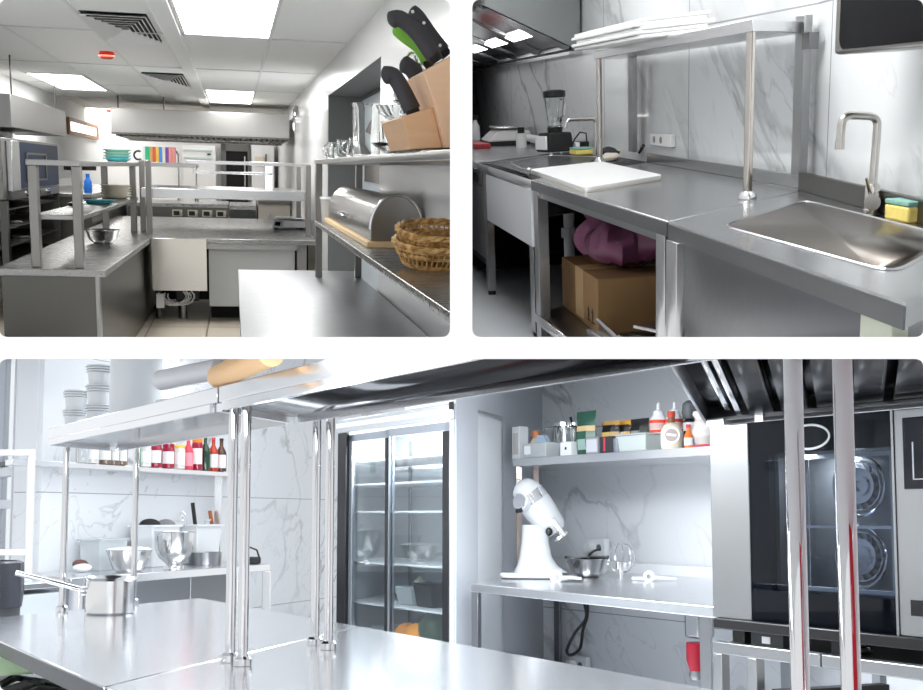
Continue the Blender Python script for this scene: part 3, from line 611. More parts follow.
# hood over the left counter
t = T(B, 'extractor_hood', 'large grey stainless hood with slanted filters over the left sink', 'extractor hood', (1.7, 11, .3))
E0 = ((2.13, 8.72), (1.29, 8.02)); E1 = ((2.13, 15.2), (1.29, 14.5))
zb, zf, zt = .285, .585, 1.5
m = MB(); o = .03
m.add([(*E0[0], zb), (*E0[1], zf), (*E0[1], zt), (*E0[0], zt), (E0[0][0], E0[0][1]+o, zb), (E0[1][0], E0[1][1]+o, zf), (E0[1][0], E0[1][1]+o, zt), (E0[0][0], E0[0][1]+o, zt)], [[0, 1, 2, 3], [7, 6, 5, 4], [0, 4, 5, 1], [1, 5, 6, 2], [2, 6, 7, 3], [3, 7, 4, 0]])
t.ab('end_panel', m, pm('hood_satin_steel', (.46, .47, .47), .42, 1.))
m = MB(); m.add([(*E0[1], zf), (*E1[1], zf), (*E1[1], zt), (*E0[1], zt)], [[0, 1, 2, 3]]).add([(E0[1][0]+.02, E0[1][1], zf), (E1[1][0]+.02, E1[1][1], zf), (E1[1][0]+.02, E1[1][1], zt), (E0[1][0]+.02, E0[1][1], zt)], [[3, 2, 1, 0]])
t.ab('front_panel', m, ST)
t.ab('rim', MB().bar((2.10, 8.74, zb-.012), (2.10, 15.2, zb-.012), .10, .03), ST2, bevel=.004)
def hp(u, v, d=0.):   # u along the hood 0-1, v from wall 0 to front 1
    x = E0[0][0]+(E0[1][0]-E0[0][0])*v; y = E0[0][1]+(E0[1][1]-E0[0][1])*v+6.48*u; return (x, y, zb+(zf-zb)*v+d)
m = MB().add([hp(0, 0, .06), hp(1, 0, .06), hp(1, 1, .06), hp(0, 1, .06)], [[0, 1, 2, 3]]); m.add([hp(0, 0, .07), hp(1, 0, .07), hp(1, 1, .07), hp(0, 1, .07)], [[3, 2, 1, 0]]); t.ab('filter_backing', m, STK)
for k in range(4):
    u0 = .02+k*.16; m = MB()
    for e in (0, 1): m.bar(hp(u0+e*.148, .10), hp(u0+e*.148, .97), .10, .025)
    for e in (.10, .97): m.bar(hp(u0, e), hp(u0+.148, e), .03, .025)
    f = t.ab('grease_filter', m, ST2)
    m = MB()
    for j in range(9): m.bar(hp(u0+.012+j*.0152, .12, .02), hp(u0+.012+j*.0152, .95, .02), .055, .012)
    t.ab('baffle', m, ST2, parent=f)
t.ab('light_strip', MB().add([hp(.05, .42, -.012), hp(.75, .42, -.012), hp(.75, .52, -.012), hp(.05, .52, -.012)], [[0, 1, 2, 3]]), pm('hood_fill', (1, 1, 1), .5, emit=(1, 1, 1), es=7.)); t.ab('lamp_button', MB().cyl((2.08, 12.3, zb-.03), (2.08, 12.3, zb), .02).cyl((2.08, 12.6, zb-.03), (2.08, 12.6, zb), .02), pm('brass', (.6, .35, .08), .3, 1.))  # glowing strip added under the hood to brighten the left end

# main work table
FL, FR = (1.205, 6.06), (1.225, 3.815); BR, BL = (2.115, 4.675), (2.13, 6.99)
t = T(B, 'work_table', 'stainless work table with an open lower shelf between the two sinks', 'table', (1.65, 5.3, ZF))
t.ab('top', MB().prism([FL, FR, BR, BL], ZC-.05, ZC), ST2, bevel=.004)
t.ab('backsplash', MB().prism([BR, BL, (BL[0]-.02, BL[1]), (BR[0]-.02, BR[1])], ZC, ZC+.055), ST2, bevel=.003)
for x, y in ((1.245, 6.03), (1.265, 3.93), (2.06, 4.85), (2.06, 6.85)): t.ab('leg', MB().box(x-.03, x+.03, y-.05, y+.05, ZF+.03, ZC-.05), ST2, bevel=.003)
t.ab('front_edge', MB().prism([(FL[0]-.003, FL[1]), (FR[0]-.003, FR[1]), (FR[0]+.002, FR[1]), (FL[0]+.002, FL[1])], ZC-.052, ZC-.006), EDGE, label='front edge with dark reflections in its colour'); t.ab('apron', MB().prism([(1.235, 6.0), (1.255, 3.95), (1.275, 3.95), (1.255, 6.0)], ZC-.09, ZC-.05), STK)
t.ab('lower_shelf', MB().prism([(1.225, 6.1), (1.245, 3.88), (2.08, 4.8), (2.08, 6.9)], -1.20, -1.16), STK, bevel=.003)
t.ab('shelf_rail', MB().bar((1.222, 6.1, -1.18), (1.243, 3.9, -1.18), .02, .05), ST2)
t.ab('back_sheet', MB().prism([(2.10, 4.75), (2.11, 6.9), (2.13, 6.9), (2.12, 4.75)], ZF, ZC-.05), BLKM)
for x, y in ((1.245, 6.03), (1.265, 3.93)): t.ab('foot', MB().cyl((x, y, ZF), (x, y, ZF+.03), .03), BLK)
# shelf standing on the table
t = T(B, 'over_shelf', 'single stainless shelf on slim posts above the work table', 'shelf', (1.9, 5.6, ZC))
S1, S2, S3, S4 = (1.715, 4.33), (1.885, 7.36), (2.12, 7.55), (2.075, 4.70)
t.ab('shelf_top', MB().prism([S1, S2, S3, S4], .185, .232), STB, bevel=.004)
for x, y in ((1.738, 4.40), (1.885, 7.25)):
    p = t.ab('round_post', MB().cyl((x, y, ZC+.001), (x, y, .185), .0175), pm('post_steel', (.62, .58, .53), .12, 1.)); t.ab('flange', MB().lathe([(0, 0), (.036, 0), (.036, .012), (.022, .03), (.0175, .03)], 24, (x, y, ZC+.001)), CHR, parent=p)
FPS = steel('post_flat', (.36, .365, .37), .3, (8, 8, 2), .03, 0)
t.ab('flat_post', MB().box(2.065, 2.10, 4.66, 4.75, ZC+.056, .255), FPS, bevel=.003); t.ab('flat_post', MB().box(2.07, 2.10, 7.15, 7.25, ZC+.056, .185), FPS, bevel=.003)
t.ab('bracket', MB().box(2.06, 2.10, 4.6, 4.67, .12, .185), STK)
# stack of white boards on the shelf
for k in range(5):
    z = .2325+k*.0195; dx = (0, -.01, .008, -.004, .01)[k]; dy = (0, .03, -.02, .06, .04)[k]
    Pb = [(1.70+dx, 7.12+dy), (1.705+dx, 5.76+dy), (1.90+dx, 5.28+dy), (1.99+dx, 6.72+dy)]
    solo(B, 'cutting_board', ('bottom white board of the stack on the shelf', 'second white board from the bottom on the shelf', 'middle white board of the stack on the shelf', 'fourth white board up in the stack on the shelf', 'topmost white board of the stack on the shelf')[k], 'cutting board', MB().prism(Pb, z, z+.0185), BRD, (1.82, 6.2, z), group='white boards stacked on the shelf', absolute=True, bevel=.004)
# large cutting board on the table
t = T(B, 'cutting_board', 'large white cutting board lying on the work table', 'cutting board', (1.52, 6.0, ZC))
Pc = rounded([(1.294, 6.548, -0.425)[:2], (1.249, 5.073, -0.425)[:2], (1.763, 5.566, -0.425)[:2], (1.806, 6.923, -0.425)[:2]], .05)
t.ab('board', MB().prism(Pc, ZC+.008, ZC+.026), BRD, bevel=.003); t.ab('underside', MB().prism(inset(Pc, .004), ZC+.001, ZC+.008), BRDE)

def basin_unit(t, outer, hole, zt, depth, m_top, m_bowl, r):
    H = rounded(hole, r, 6); Hi = inset(H, .004); Hb = inset(H, .014); Hf = inset(H, .07)
    m = MB().holed(outer, H, zt); n = len(outer); m.add([(p[0], p[1], zt) for p in outer]+[(p[0], p[1], zt-.055) for p in outer], [[i, (i+1) % n, n+(i+1) % n, n+i] for i in range(n)])
    t.ab('top', m, m_top)
    R = [(H, zt), (Hi, zt-.012), (inset(H, .006), zt-.05), (Hb, zt-depth+.05), (inset(H, .03), zt-depth+.015), (Hf, zt-depth)]
    m = MB(); k = len(H); vs = []; fs = []
    for q, z in R: vs += [(p[0], p[1], z) for p in q]
    for a in range(len(R)-1):
        for i in range(k): fs.append([a*k+i, a*k+(i+1) % k, (a+1)*k+(i+1) % k, (a+1)*k+i])
    fs.append([(len(R)-1)*k+i for i in range(k)]); m.add(vs, fs)
    t.ab('basin', m, m_bowl); t.ab('rim', MB().tube([(p[0], p[1], zt) for p in H], .0055, 6, True), m_top)
    c = inset(H, .0); cx = sum(p[0] for p in c)/k; cy = sum(p[1] for p in c)/k
    t.ab('drain', MB().lathe([(0, .006), (.03, .006), (.045, .003), (.045, 0)], 20, (cx, cy, zt-depth)), CHR)
# right sink
t = T(B, 'sink_unit', 'stainless sink unit with a deep basin in the right foreground', 'sink', (1.55, 3.2, ZF))
OUT = [(1.222, 3.795), (1.187, 2.15), (1.84, 2.78), (1.925, 3.40), (2.10, 4.65)]
basin_unit(t, OUT, [(1.335, 3.60), (1.345, 2.50), (1.79, 2.98), (1.90, 4.22)], ZC, .29, ST2, STS, .11)
t.ab('front_edge', MB().prism([(1.219, 3.79), (1.184, 2.15), (1.189, 2.15), (1.224, 3.79)], ZC-.056, ZC-.008), EDGE, label='front edge with dark reflections in its colour'); t.ab('front_panel', MB().prism([(1.235, 3.72), (1.20, 2.22), (1.225, 2.22), (1.26, 3.72)], ZF, ZC-.055), steel('steel_shaded_panel', (.075, .08, .09), .30, (3, 8, 8), .03, 0), bevel=.003)  # panel steel darkened too, dark surroundings put into its colour
t.ab('corner_post', MB().box(1.205, 1.25, 3.66, 3.77, ZF, ZC-.055), ST2, bevel=.003); t.ab('corner_post', MB().box(1.188, 1.225, 2.2, 2.34, ZF, ZC-.055), pm('greenish_steel', (.42, .45, .37), .3, .8), bevel=.003)
t.ab('side_panel', MB().prism([(1.20, 2.2), (1.84, 2.81), (1.83, 2.84), (1.20, 2.23)], ZF, ZC-.055), ST2)
t.ab('backsplash', MB().prism([(2.08, 4.66), (1.90, 3.38), (1.85, 2.9), (1.83, 2.9), (1.88, 3.40), (2.06, 4.66)], ZC, ZC+.075), STD, bevel=.003)
def bend(P, r, k=8):
    """path with rounded corners"""
    out = [Vector(P[0])]
    for i in range(1, len(P)-1):
        p = Vector(P[i]); a = (Vector(P[i-1])-p).normalized()*r; b = (Vector(P[i+1])-p).normalized()*r
        for j in range(k+1): u = j/k; out.append((p+a)*(1-u)**2+p*2*u*(1-u)+(p+b)*u*u)
    return out+[Vector(P[-1])]
t = T(B, 'mixer_tap', 'tall square-necked steel mixer tap behind the right sink', 'tap', (1.90, 3.72, ZC))
fx, fy = 1.90, 3.70
t.ab('base', MB().lathe([(0, 0), (.03, 0), (.03, .01), (.025, .014), (.025, .085), (.02, .095), (0, .095)], 24, (fx, fy, ZC+.001)), TAPS)
t.ab('spout', MB().tube(bend([(fx, fy, ZC+.08), (fx+.006, fy, -.125), (fx-.118, fy, -.115), (fx-.123, fy, -.20)], .035), .0135, 14), TAPS); t.ab('aerator', MB().cyl((fx-.1228, fy, -.195), (fx-.1233, fy, -.225), .0155), TAPS)
t.ab('lever_body', MB().cyl((fx, fy-.02, ZC+.045), (fx-.05, fy-.10, ZC+.045), .026), TAPS); t.ab('lever', MB().cyl((fx-.045, fy-.08, ZC+.06), (fx-.075, fy-.10, ZC+.125), .006, .005), TAPS)
t = T(B, 'sponge', 'yellow sponge with a green scouring side at the right edge', 'sponge', (1.90, 3.38, ZC))
t.part('foam', MB().box(-.055, .075, -.02, .13, .001, .05), YEL, bevel=.008); t.part('scourer', MB().box(-.055, .08, -.02, .13, .05, .066), SGRN, bevel=.004)
# built-in appliance on the wall
t = T(B, 'wall_microwave', 'steel-framed black glass appliance mounted high on the wall', 'microwave', (1.85, 3.2, .07))
t.ab('case', MB().prism([(1.76, 3.74), (1.72, 2.6), (1.84, 2.6), (1.92, 3.6)], .075, .62), STV, bevel=.012)
m = MB(); x0, y0, x1, y1 = 1.753, 3.68, 1.719, 2.62
dv = Vector((x1-x0, y1-y0)); Pg = []
for a0, (u, z) in zip((180, 270), ((0.035, .155), (.965, .155))):
    for i in range(7): a = math.radians(a0+90*i/6); Pg.append((u+.035*math.cos(a), z+.04*math.sin(a)))
Pg += [(1.0, .6), (0, .6)]; n = len(Pg)
m.add([(x0+dv.x*u-.004, y0+dv.y*u, z-.025) for u, z in Pg]+[(x0+dv.x*u+.01, y0+dv.y*u, z-.025) for u, z in Pg], [list(range(n)), list(range(n, 2*n))[::-1]]+[[i, (i+1) % n, n+(i+1) % n, n+i] for i in range(n)])
g = t.ab('glass_front', m, BLG)
# sink 1 in the distance with its apron, bright light put into the steel colour
t = T(B, 'sink_unit', 'smaller stainless sink with an apron coloured as sunlit left of the work table', 'sink', (1.65, 7.2, ZF))
basin_unit(t, [(1.205, 6.07), (2.13, 7.0), (2.13, 8.82), (1.205, 7.92)], [(1.33, 6.95), (1.72, 7.15), (2.05, 7.75), (1.80, 8.38), (1.40, 7.78)], ZC, .20, ST2, STS, .12)
t.ab('apron', MB().box(1.21, 1.23, 6.12, 7.62, -.80, ZC-.055), pm('sunlit_apron_steel', (.88, .89, .92), .5, .5), bevel=.003)
t.ab('basin_shell', MB().prism([(1.36, 6.7), (1.85, 7.15), (1.85, 8.2), (1.36, 7.7)], -.72, ZC-.06), STK, bevel=.03)
for x, y in ((1.235, 7.70), (1.245, 6.20)): 
    l = t.ab('leg', MB().box(x-.025, x+.025, y-.05, y+.05, ZF+.03, ZC-.055), ST2, bevel=.003); t.ab('foot', MB().cyl((x, y, ZF), (x, y, ZF+.03), .026), BLK, parent=l)
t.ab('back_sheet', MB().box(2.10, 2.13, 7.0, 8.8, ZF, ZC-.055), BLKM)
t = T(B, 'tap', 'steel swan-neck tap behind the slim left post', 'tap', (2.04, 7.95, ZC))
t.part('spout', MB().tube(bend([(0, 0, 0), (0, 0, .25), (-.20, 0, .255), (-.215, 0, .20)], .03), .014, 12), TAPS); t.part('base', MB().cyl((0, 0, 0), (0, 0, .05), .024), TAPS)
# far left counter with a refrigerated base
t = T(B, 'fridge_counter', 'steel counter with a perforated refrigerated base at the far left', 'counter', (1.65, 10, ZF))
t.ab('top', MB().prism([(1.20, 7.93), (2.13, 8.83), (2.13, 15.5), (1.20, 15.5)], ZC-.05, ZC), ST2, bevel=.004)
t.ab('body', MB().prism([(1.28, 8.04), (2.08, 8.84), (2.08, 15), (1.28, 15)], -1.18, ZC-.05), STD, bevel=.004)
d = t.ab('grille', MB().box(1.262, 1.28, 8.1, 10.5, -1.12, -.62), PERF)
c = t.ab('control_panel', MB().box(1.255, 1.28, 8.1, 10.5, -.61, -.51), STB, bevel=.004); t.ab('display', MB().box(1.25, 1.256, 8.25, 8.6, -.59, -.54), BLK, parent=c)
t.ab('plinth', MB().box(1.32, 2.08, 8.9, 15, ZF, -1.18), BLKM)
# blender
t = T(B, 'blender', 'black-based blender with a clear jug beside the left sink', 'blender', (1.90, 8.62, ZC+.001), .3)
t.part('base', MB().prism([(-.11, -.1), (.11, -.1), (.11, .1), (-.11, .1)], .012, .15, [(-.095, -.085), (.095, -.085), (.095, .085), (-.095, .085)]), BLKM, bevel=.012)
t.part('control_face', MB().box(-.125, -.11, -.08, .08, .03, .13), WHG, bevel=.004)
for sx in (-.085, -.0, .085): t.part('foot', MB().cyl((sx, -.09, 0), (sx, -.09, .014), .014), STB)
t.part('collar', MB().cyl((0, 0, .15), (0, 0, .19), .055, .06), BLK)
j = t.part('jug', MB().lathe([(.045, .19), (.055, .2), (.062, .27), (.078, .40), (.074, .40), (.058, .27), (.05, .205), (.04, .195)], 8), GLS); t.part('jug_handle', MB().tube([(.06, .03, .25), (.11, .05, .27), (.12, .05, .36), (.075, .03, .385)], .010, 8), GLS, parent=j)
t.part('blade', MB().bar((-.03, 0, .21), (.03, 0, .225), .01, .004), CHR)
t.part('lid', MB().lathe([(0, .40), (.076, .40), (.084, .41), (.084, .445), (.05, .455), (0, .455)], 24), BLK)
# things along the back
t = T(B, 'kitchen_scale', 'white electronic scale on the far left counter', 'scale', (1.93, 10.7, ZC+.001), -.05)
t.part('body', MB().prism([(-.24, -.3), (.17, -.3), (.17, .3), (-.24, .3)], .035, .13, [(-.13, -.28), (.15, -.28), (.15, .28), (-.13, .28)]), WHG, bevel=.015); t.part('pan', MB().box(-.15, .18, -.3, .3, .145, .16), STB, bevel=.006); t.part('pan_support', MB().cyl((0, 0, .12), (0, 0, .147), .05), WHG); t.part('base', MB().box(-.22, .15, -.28, .28, 0, .036), BLK, bevel=.006)
solo(B, 'cutting_board', 'dark red cutting board at the far left edge of the counter', 'cutting board', MB().box(1.50, 1.64, 10.0, 11.2, ZC+.001, ZC+.04), RED, (1.62, 10.5, ZC), absolute=True, bevel=.006)
t = T(B, 'oil_bottle', 'white squeeze bottle with a dark cap at the far left edge', 'bottle', (1.80, 11.9, ZC+.001))
t.part('body', MB().lathe([(0, 0), (.045, 0), (.048, .02), (.045, .14), (.02, .18), (.02, .2), (0, .2)]), WHG); t.part('cap', MB().lathe([(.022, .2), (.026, .21), (.026, .245), (0, .25)]), BLK)
t = T(B, 'spice_jar', 'small dark-lidded jar leaning by the wall behind the scale', 'jar', (1.86, 9.75, ZC+.001))
t.part('jar', MB().cyl((0, 0, 0), (0, 0, .12), .045), WHG); t.part('lid', MB().cyl((0, 0, .12), (0, 0, .17), .03), BLK)
solo(B, 'rolling_pin', 'pale tube lying behind the blender by the wall', 'tube', MB().cyl((2.02, 9.05, ZC+.045), (1.99, 10.2, ZC+.07), .045, .03), WHG, (2.0, 9.5, ZC), absolute=True)
t = T(B, 'washing_sponge', 'yellow sponge by the tap behind the left sink', 'sponge', (2.02, 8.28, ZC+.001)); t.part('foam', MB().box(-.07, .06, -.1, .1, 0, .035), YEL, bevel=.008); t.part('scourer', MB().box(-.07, .06, -.1, .1, .035, .048), SGRN, bevel=.004)
t = T(B, 'soap_tray', 'small black and white pack behind the yellow sponge', 'pack', (2.07, 8.55, ZC+.001)); t.part('box', MB().box(-.05, .05, -.08, .08, 0, .075), WHG, bevel=.004); t.part('lid', MB().box(-.02, .052, -.082, .082, .04, .08), BLK, bevel=.004)
def rag(loc, rx, ry, rz, mat, name, label, seed):
    r = random.Random(seed); m = MB().ball((0, 0, rz*.9), rx, ry, rz, 24, 14); P = [(r.uniform(8, 16)/rx*.05, r.uniform(0, 6), r.uniform(0, 6)) for _ in range(3)]
    m.v = [(x*(1+.14*math.sin(9*z/rz+P[0][1])), y*(1+.16*math.sin(40*x+P[1][1])), max(0, z+rz*.28*math.sin(38*x+P[0][2])*math.cos(33*y+P[2][1]))) for x, y, z in m.v]
    return solo(B, name, label, 'cloth', m, mat, loc)
rag((2.04, 7.62, ZC+.001), .07, .10, .035, pm('black_cloth', (.02, .02, .022), .9), 'dish_cloth', 'crumpled black cloth behind the slim left post', 5)
rag((1.985, 7.36, ZC+.001), .055, .08, .025, pm('beige_cloth', (.62, .56, .48), .9), 'dish_cloth', 'crumpled beige cloth at the left end of the backsplash', 6)
t = T(B, 'brush', 'small dark brush leaning on the backsplash by the beige cloth', 'brush', (2.09, 7.05, ZC+.0555)); t.part('handle', MB().cyl((0, .03, .0), (.0, -.06, .045), .008, .011), BLK)
t = T(B, 'power_cord', 'thin black cord loop rising between blender and sponge', 'cord', (2.05, 8.45, ZC)); t.part('cord', MB().tube([(-.05, .1, .02), (-.03, .05, .10), (.0, .0, .15), (.04, -.02, .14), (.045, -.02, .08), (.03, 0, .01)], .006, 8), BLK)
# wall socket
t = T(B, 'wall_socket', 'white double socket on the marble above the work table', 'socket', (2.148, 6.75, -.30)); t.part('plate', MB().box(-.03, 0, -.20, .20, -.036, .036), WHG, bevel=.005)
for y in (-.02, .11): t.part('hole', MB().cyl((-.033, y, 0), (-.028, y, 0), .02), pm('socket_grey', (.2, .2, .2), .5))
# under the table
t = T(B, 'cardboard_box', 'brown cardboard box on the lower shelf of the work table', 'box', (1.39, 5.42, -1.159), -.02)
t.part('carton', MB().box(0, .46, 0, .86, 0, .275), CARD, bevel=.004); t.part('tape', MB().box(-.002, .002, .32, .50, .02, .277).box(-.002, .46, .34, .48, .275, .278), TAPE); 
mk = MB()
for dy in (.10, .19): mk.box(-.003, 0, dy, dy+.012, .05, .085).add([(-.003, dy-.02, .085), (-.003, dy+.032, .085), (-.003, dy+.006, .115)], [[0, 1, 2]]).box(-.003, 0, dy-.02, dy+.032, .038, .045)
t.part('arrow_print', mk, BLKM)
def bag(loc, mat, label, s, seed, name='plastic_bag'):
    r = random.Random(seed); m = MB().ball((0, 0, .13*s), .19*s, .30*s, .13*s, 36, 22)
    a = [r.uniform(0, 6) for _ in range(8)]
    def f(x, y, z):
        th = math.atan2(y, x); k = 1+.10*math.sin(7*th+a[0]+9*z)+.07*math.sin(13*th+a[1]-14*z)+.05*math.sin(21*th+a[2]); zz = z*(1+.12*math.sin(5*th+a[3])); return (x*k, y*k, max(0, zz))
    m.v = [f(*v) for v in m.v]
    t = T(B, name, label, 'bag', loc); t.part('bag', m, mat)
    m = MB()
    for q in range(2):
        b0 = Vector((-.08+.1*q, .18-.1*q, .2*s)); m.lathe([(.03, 0), (.06, .05), (.09, .075), (.06, .09), (.035, .06), (.02, 0)], 14, b0, closed=True)
    t.part('knot', m, mat); return t
bag((1.60, 5.78, -.880), pm('pink_plastic', (.27, .09, .18), .25, trans=.2), 'pink plastic bag resting on the cardboard box', 1.0, 4)
rag((1.93, 6.58, -1.159), .12, .2, .19, pm('dark_red_cloth', (.25, .03, .01), .7), 'bag_of_produce', 'dark red bundle behind the pink bag under the table', 9)['category'] = 'bundle'
t = T(B, 'drain_pipe', 'grey sink pipe going down behind the pink bag', 'pipe', (1.62, 7.0, -.75)); t.part('pipe', MB().cyl((0, 0, -.35), (0, 0, .03), .035), pm('grey_pvc', (.55, .56, .57), .4)); t.part('collar', MB().cyl((0, 0, -.12), (0, 0, -.06), .05), pm('grey_pvc2', (.5, .5, .52), .4))
t = T(B, 'sauce_bottle', 'orange-red bottle hanging behind the pink bag', 'bottle', (1.78, 6.2, -.880)); t.part('body', MB().lathe([(0, 0), (.05, 0), (.055, .2), (.03, .30), (.02, .34), (0, .34)]), pm('orange_red', (.65, .09, .02), .4)); t.part('cap', MB().cyl((0, 0, .34), (0, 0, .38), .022), REDP)
t = T(B, 'table_scale', 'small silver scale lying on the lower shelf beside the cardboard box', 'scale', (1.64, 4.72, -1.159), .4)
t.part('body', MB().box(-.12, .16, -.2, .3, 0, .10), BLK, bevel=.02); t.part('plate', MB().box(-.10, .18, -.2, .3, .115, .135), STB, bevel=.006); t.part('support', MB().box(-.02, .06, -.02, .08, .1, .116), BLK)
t = T(B, 'hand_tool', 'silver mechanical tool lying in front of the cardboard box', 'tool', (1.36, 5.14, -1.159), 0); t.part('body', MB().box(-.06, .05, -.15, .15, .03, .07), STB, bevel=.01); t.part('rod', MB().cyl((0, -.2, .08), (0, .15, .10), .014), CHR); t.part('foot', MB().cyl((0, -.1, 0), (0, -.1, .04), .03), pm('cream_plastic', (.6, .56, .48), .5))
# =================================================================== lower kitchen: long table with a pass shelf, fridge, mixer and oven
MRB3 = marble('marble_wall_cool', (.78, .80, .83), (.36, .375, .40), .14, (1.2, 1.2, .28), seam=((2, -.62, 1.2, .003),), rot=(.5, .8, 0), vw=.018, strength=.8)
MRB3B = marble('marble_wall_corner', (.76, .78, .81), (.30, .31, .33), .14, (1.1, 1.1, .26), seam=((2, .15, .9, .003),), rot=(.4, -.75, .2), vw=.018)
WCL = pm('cool_white_wall', (.66, .69, .74), .45)
ST3 = steel('steel_table', (.73, .745, .77), .17, (3, 20, 20), .05, .015)
ST3B = steel('steel_pale', (.78, .79, .81), .24, (3, 40, 40))
ST3D = steel('steel_grey', (.34, .345, .36), .30, (10, 10, 3), .03, 0)  # darker steel for legs, lower shelves and small fittings
STAP = steel('steel_edge', (.10, .105, .115), .4, (4, 20, 20), .04, 0)  # table edge: dark reflections put into the steel colour
STOV = steel('steel_oven', (.42, .43, .44), .30, (6, 6, 2), .02, 0)
UND = pm('dark_underside', (.05, .052, .056), .14, .6)  # dark reflections under the shelf put into the colour
POL = pm('polished_post', (.64, .64, .65), .05, 1.)
HOOD = steel('hood_dark', (.10, .10, .105), .32, (3, 30, 30), .06)
OVG = glassm('tinted_oven_glass', (.62, .66, .72), .02, 1.5, clear=1., refl=.02)
FGL = glassm('fridge_glass', (.93, .96, .97), .01, 1.5, clear=1., refl=.13)
FRB = pm('fridge_black', (.012, .013, .015), .3); FRG = pm('fridge_grey', (.42, .45, .50), .35, .6)
ENAM = pm('pale_enamel', (.52, .54, .56), .22, coat=.4)
PLW = pm('white_plastic', (.80, .82, .84), .4); PLC = pm('cloudy_tub', (.80, .84, .86), .25, trans=.5, ior=1.2)
ORG = pm('orange_skin', (.85, .30, .01), .5, var=.1, vscale=80)
D = Room(((1.00000, -0.00043, -0.00004), (0.00043, 0.99653, 0.08319), (0.00000, -0.08319, 0.99653)), (0, 359, 923, 690))
ZC, ZF = -.35, -1.25
dx, dy = .553, -.833; ex, ey = .32, .947      # along the long table, and across it
def dv(p, u=0., v=0.): return (p[0]+dx*u+ex*v, p[1]+dy*u+ey*v)
RZ = math.atan2(dy, dx)
struct(D, 'floor', MB().box(-6, 3, 1.25, 13, ZF-.05, ZF), pm('grey_floor', (.72, .74, .77), .4, var=.05))
struct(D, 'wall_left', MB().prism([(-2.64, 7.24), (-.60, 12.2), (-.80, 12.4), (-2.85, 7.35)], ZF, 1.6), MRB3B)
struct(D, 'wall_back', MB().prism([(.55, 7.98), (3.2, 3.99), (3.4, 4.1), (.75, 8.2)], ZF, 1.6), MRB3)
struct(D, 'wall_partition', MB().prism([(-.026, 6.10), (.564, 7.96), (.54, 8.05), (.44, 7.75), (.266, 7.02), (-.033, 6.118)], ZF, 1.6), WCL)
# window wall at the far left
w = MB(); P0 = (-2.68, 7.26)
def wl(s): return (P0[0]-.553*s, P0[1]+.833*s)
for s0, s1, z0, z1 in ((0, .42, ZF, 1.6), (.42, 3.2, ZF, -.62), (.42, 3.2, 1.3, 1.6), (3.0, 3.2, ZF, 1.6)):
    a, b = wl(s0), wl(s1); w.prism([a, b, (b[0]-.08, b[1]+.05), (a[0]-.08, a[1]+.05)], z0, z1)
struct(D, 'wall_window', w, pm('white_reveal', (.80, .83, .87), .5))
w = MB()
for s in (.46, 1.02, 1.6, 2.2, 2.8): a = wl(s); w.bar((*a, -.62), (*a, 1.3), .07, .07)
for z in (-.6, .08, .30, 1.25): w.bar((*wl(.44), z), (*wl(3.0), z), .06, .06)
wd = struct(D, 'window_1', w, pm('window_frame_grey', (.62, .66, .72), .4))
w = MB(); w.bar((*wl(.56), .36), (*wl(.56), 1.25), .03, .05).bar((*wl(.5), .36), (*wl(1.0), .36), .05, .03); struct(D, 'window_gasket', w, pm('dark_gasket', (.08, .09, .10), .5), parent=wd, label='dark inner frame')
a, b = wl(.44), wl(3.0); struct(D, 'window_pane', MB().prism([a, b, (b[0]-.006, b[1]+.004), (a[0]-.006, a[1]+.004)], -.6, 1.28), glassm('window_glass', (.96, .98, .99), 0, 1.45, clear=1.), parent=wd)

# two steel tables butted end to end
SM = [(-.765, 2.28), (-.19, 4.05)]     # the joint between them, running across
FLc, BLc = (-1.69, 3.88), (-1.118, 4.973)
def edge_front(x): return (x, 3.88+(x+1.69)*-1.548)
def edge_back(x): return (x, 4.973+(x+1.118)*-1.596)
j0 = (-.735, edge_front(-.735)[1]); j1 = (-.325, edge_back(-.325)[1]); g0 = .004
t = T(D, 'steel_table', 'left stainless table carrying the saucepan', 'table', (-1.1, 3.6, ZF))
t.ab('top', MB().prism([FLc, j0, j1, BLc], ZC-.038, ZC), ST3, bevel=.005)
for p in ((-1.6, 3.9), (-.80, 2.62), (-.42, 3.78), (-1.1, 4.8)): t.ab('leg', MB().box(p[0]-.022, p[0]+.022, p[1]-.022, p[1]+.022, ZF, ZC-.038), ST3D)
t.ab('apron', MB().prism([dv(FLc, 0, -.003), dv(j0, 0, -.003), dv(j0, 0, .0), dv(FLc, 0, 0)], ZC-.040, ZC-.003), STAP, label='front edge with dark reflections in its colour'); t.ab('lower_shelf', MB().prism([dv(FLc, .06, .06), dv(j0, -.06, .1), dv(j1, -.06, -.06), dv(BLc, .06, -.06)], -.56, -.535), ST3D)
t = T(D, 'steel_table', 'right stainless table in the foreground under the twin polished posts', 'table', (.1, 2.2, ZF))
t.ab('top', MB().prism([(j0[0]+.006, j0[1]), (.02, edge_front(.02)[1]), (.04, 1.31), (1.17, 1.31), (j1[0]+.006, j1[1])], ZC-.038, ZC), ST3, bevel=.005)
for p in ((-.66, 2.42), (-.2, 3.3), (.4, 1.6)): t.ab('leg', MB().box(p[0]-.022, p[0]+.022, p[1]-.022, p[1]+.022, ZF, ZC-.038), ST3D)
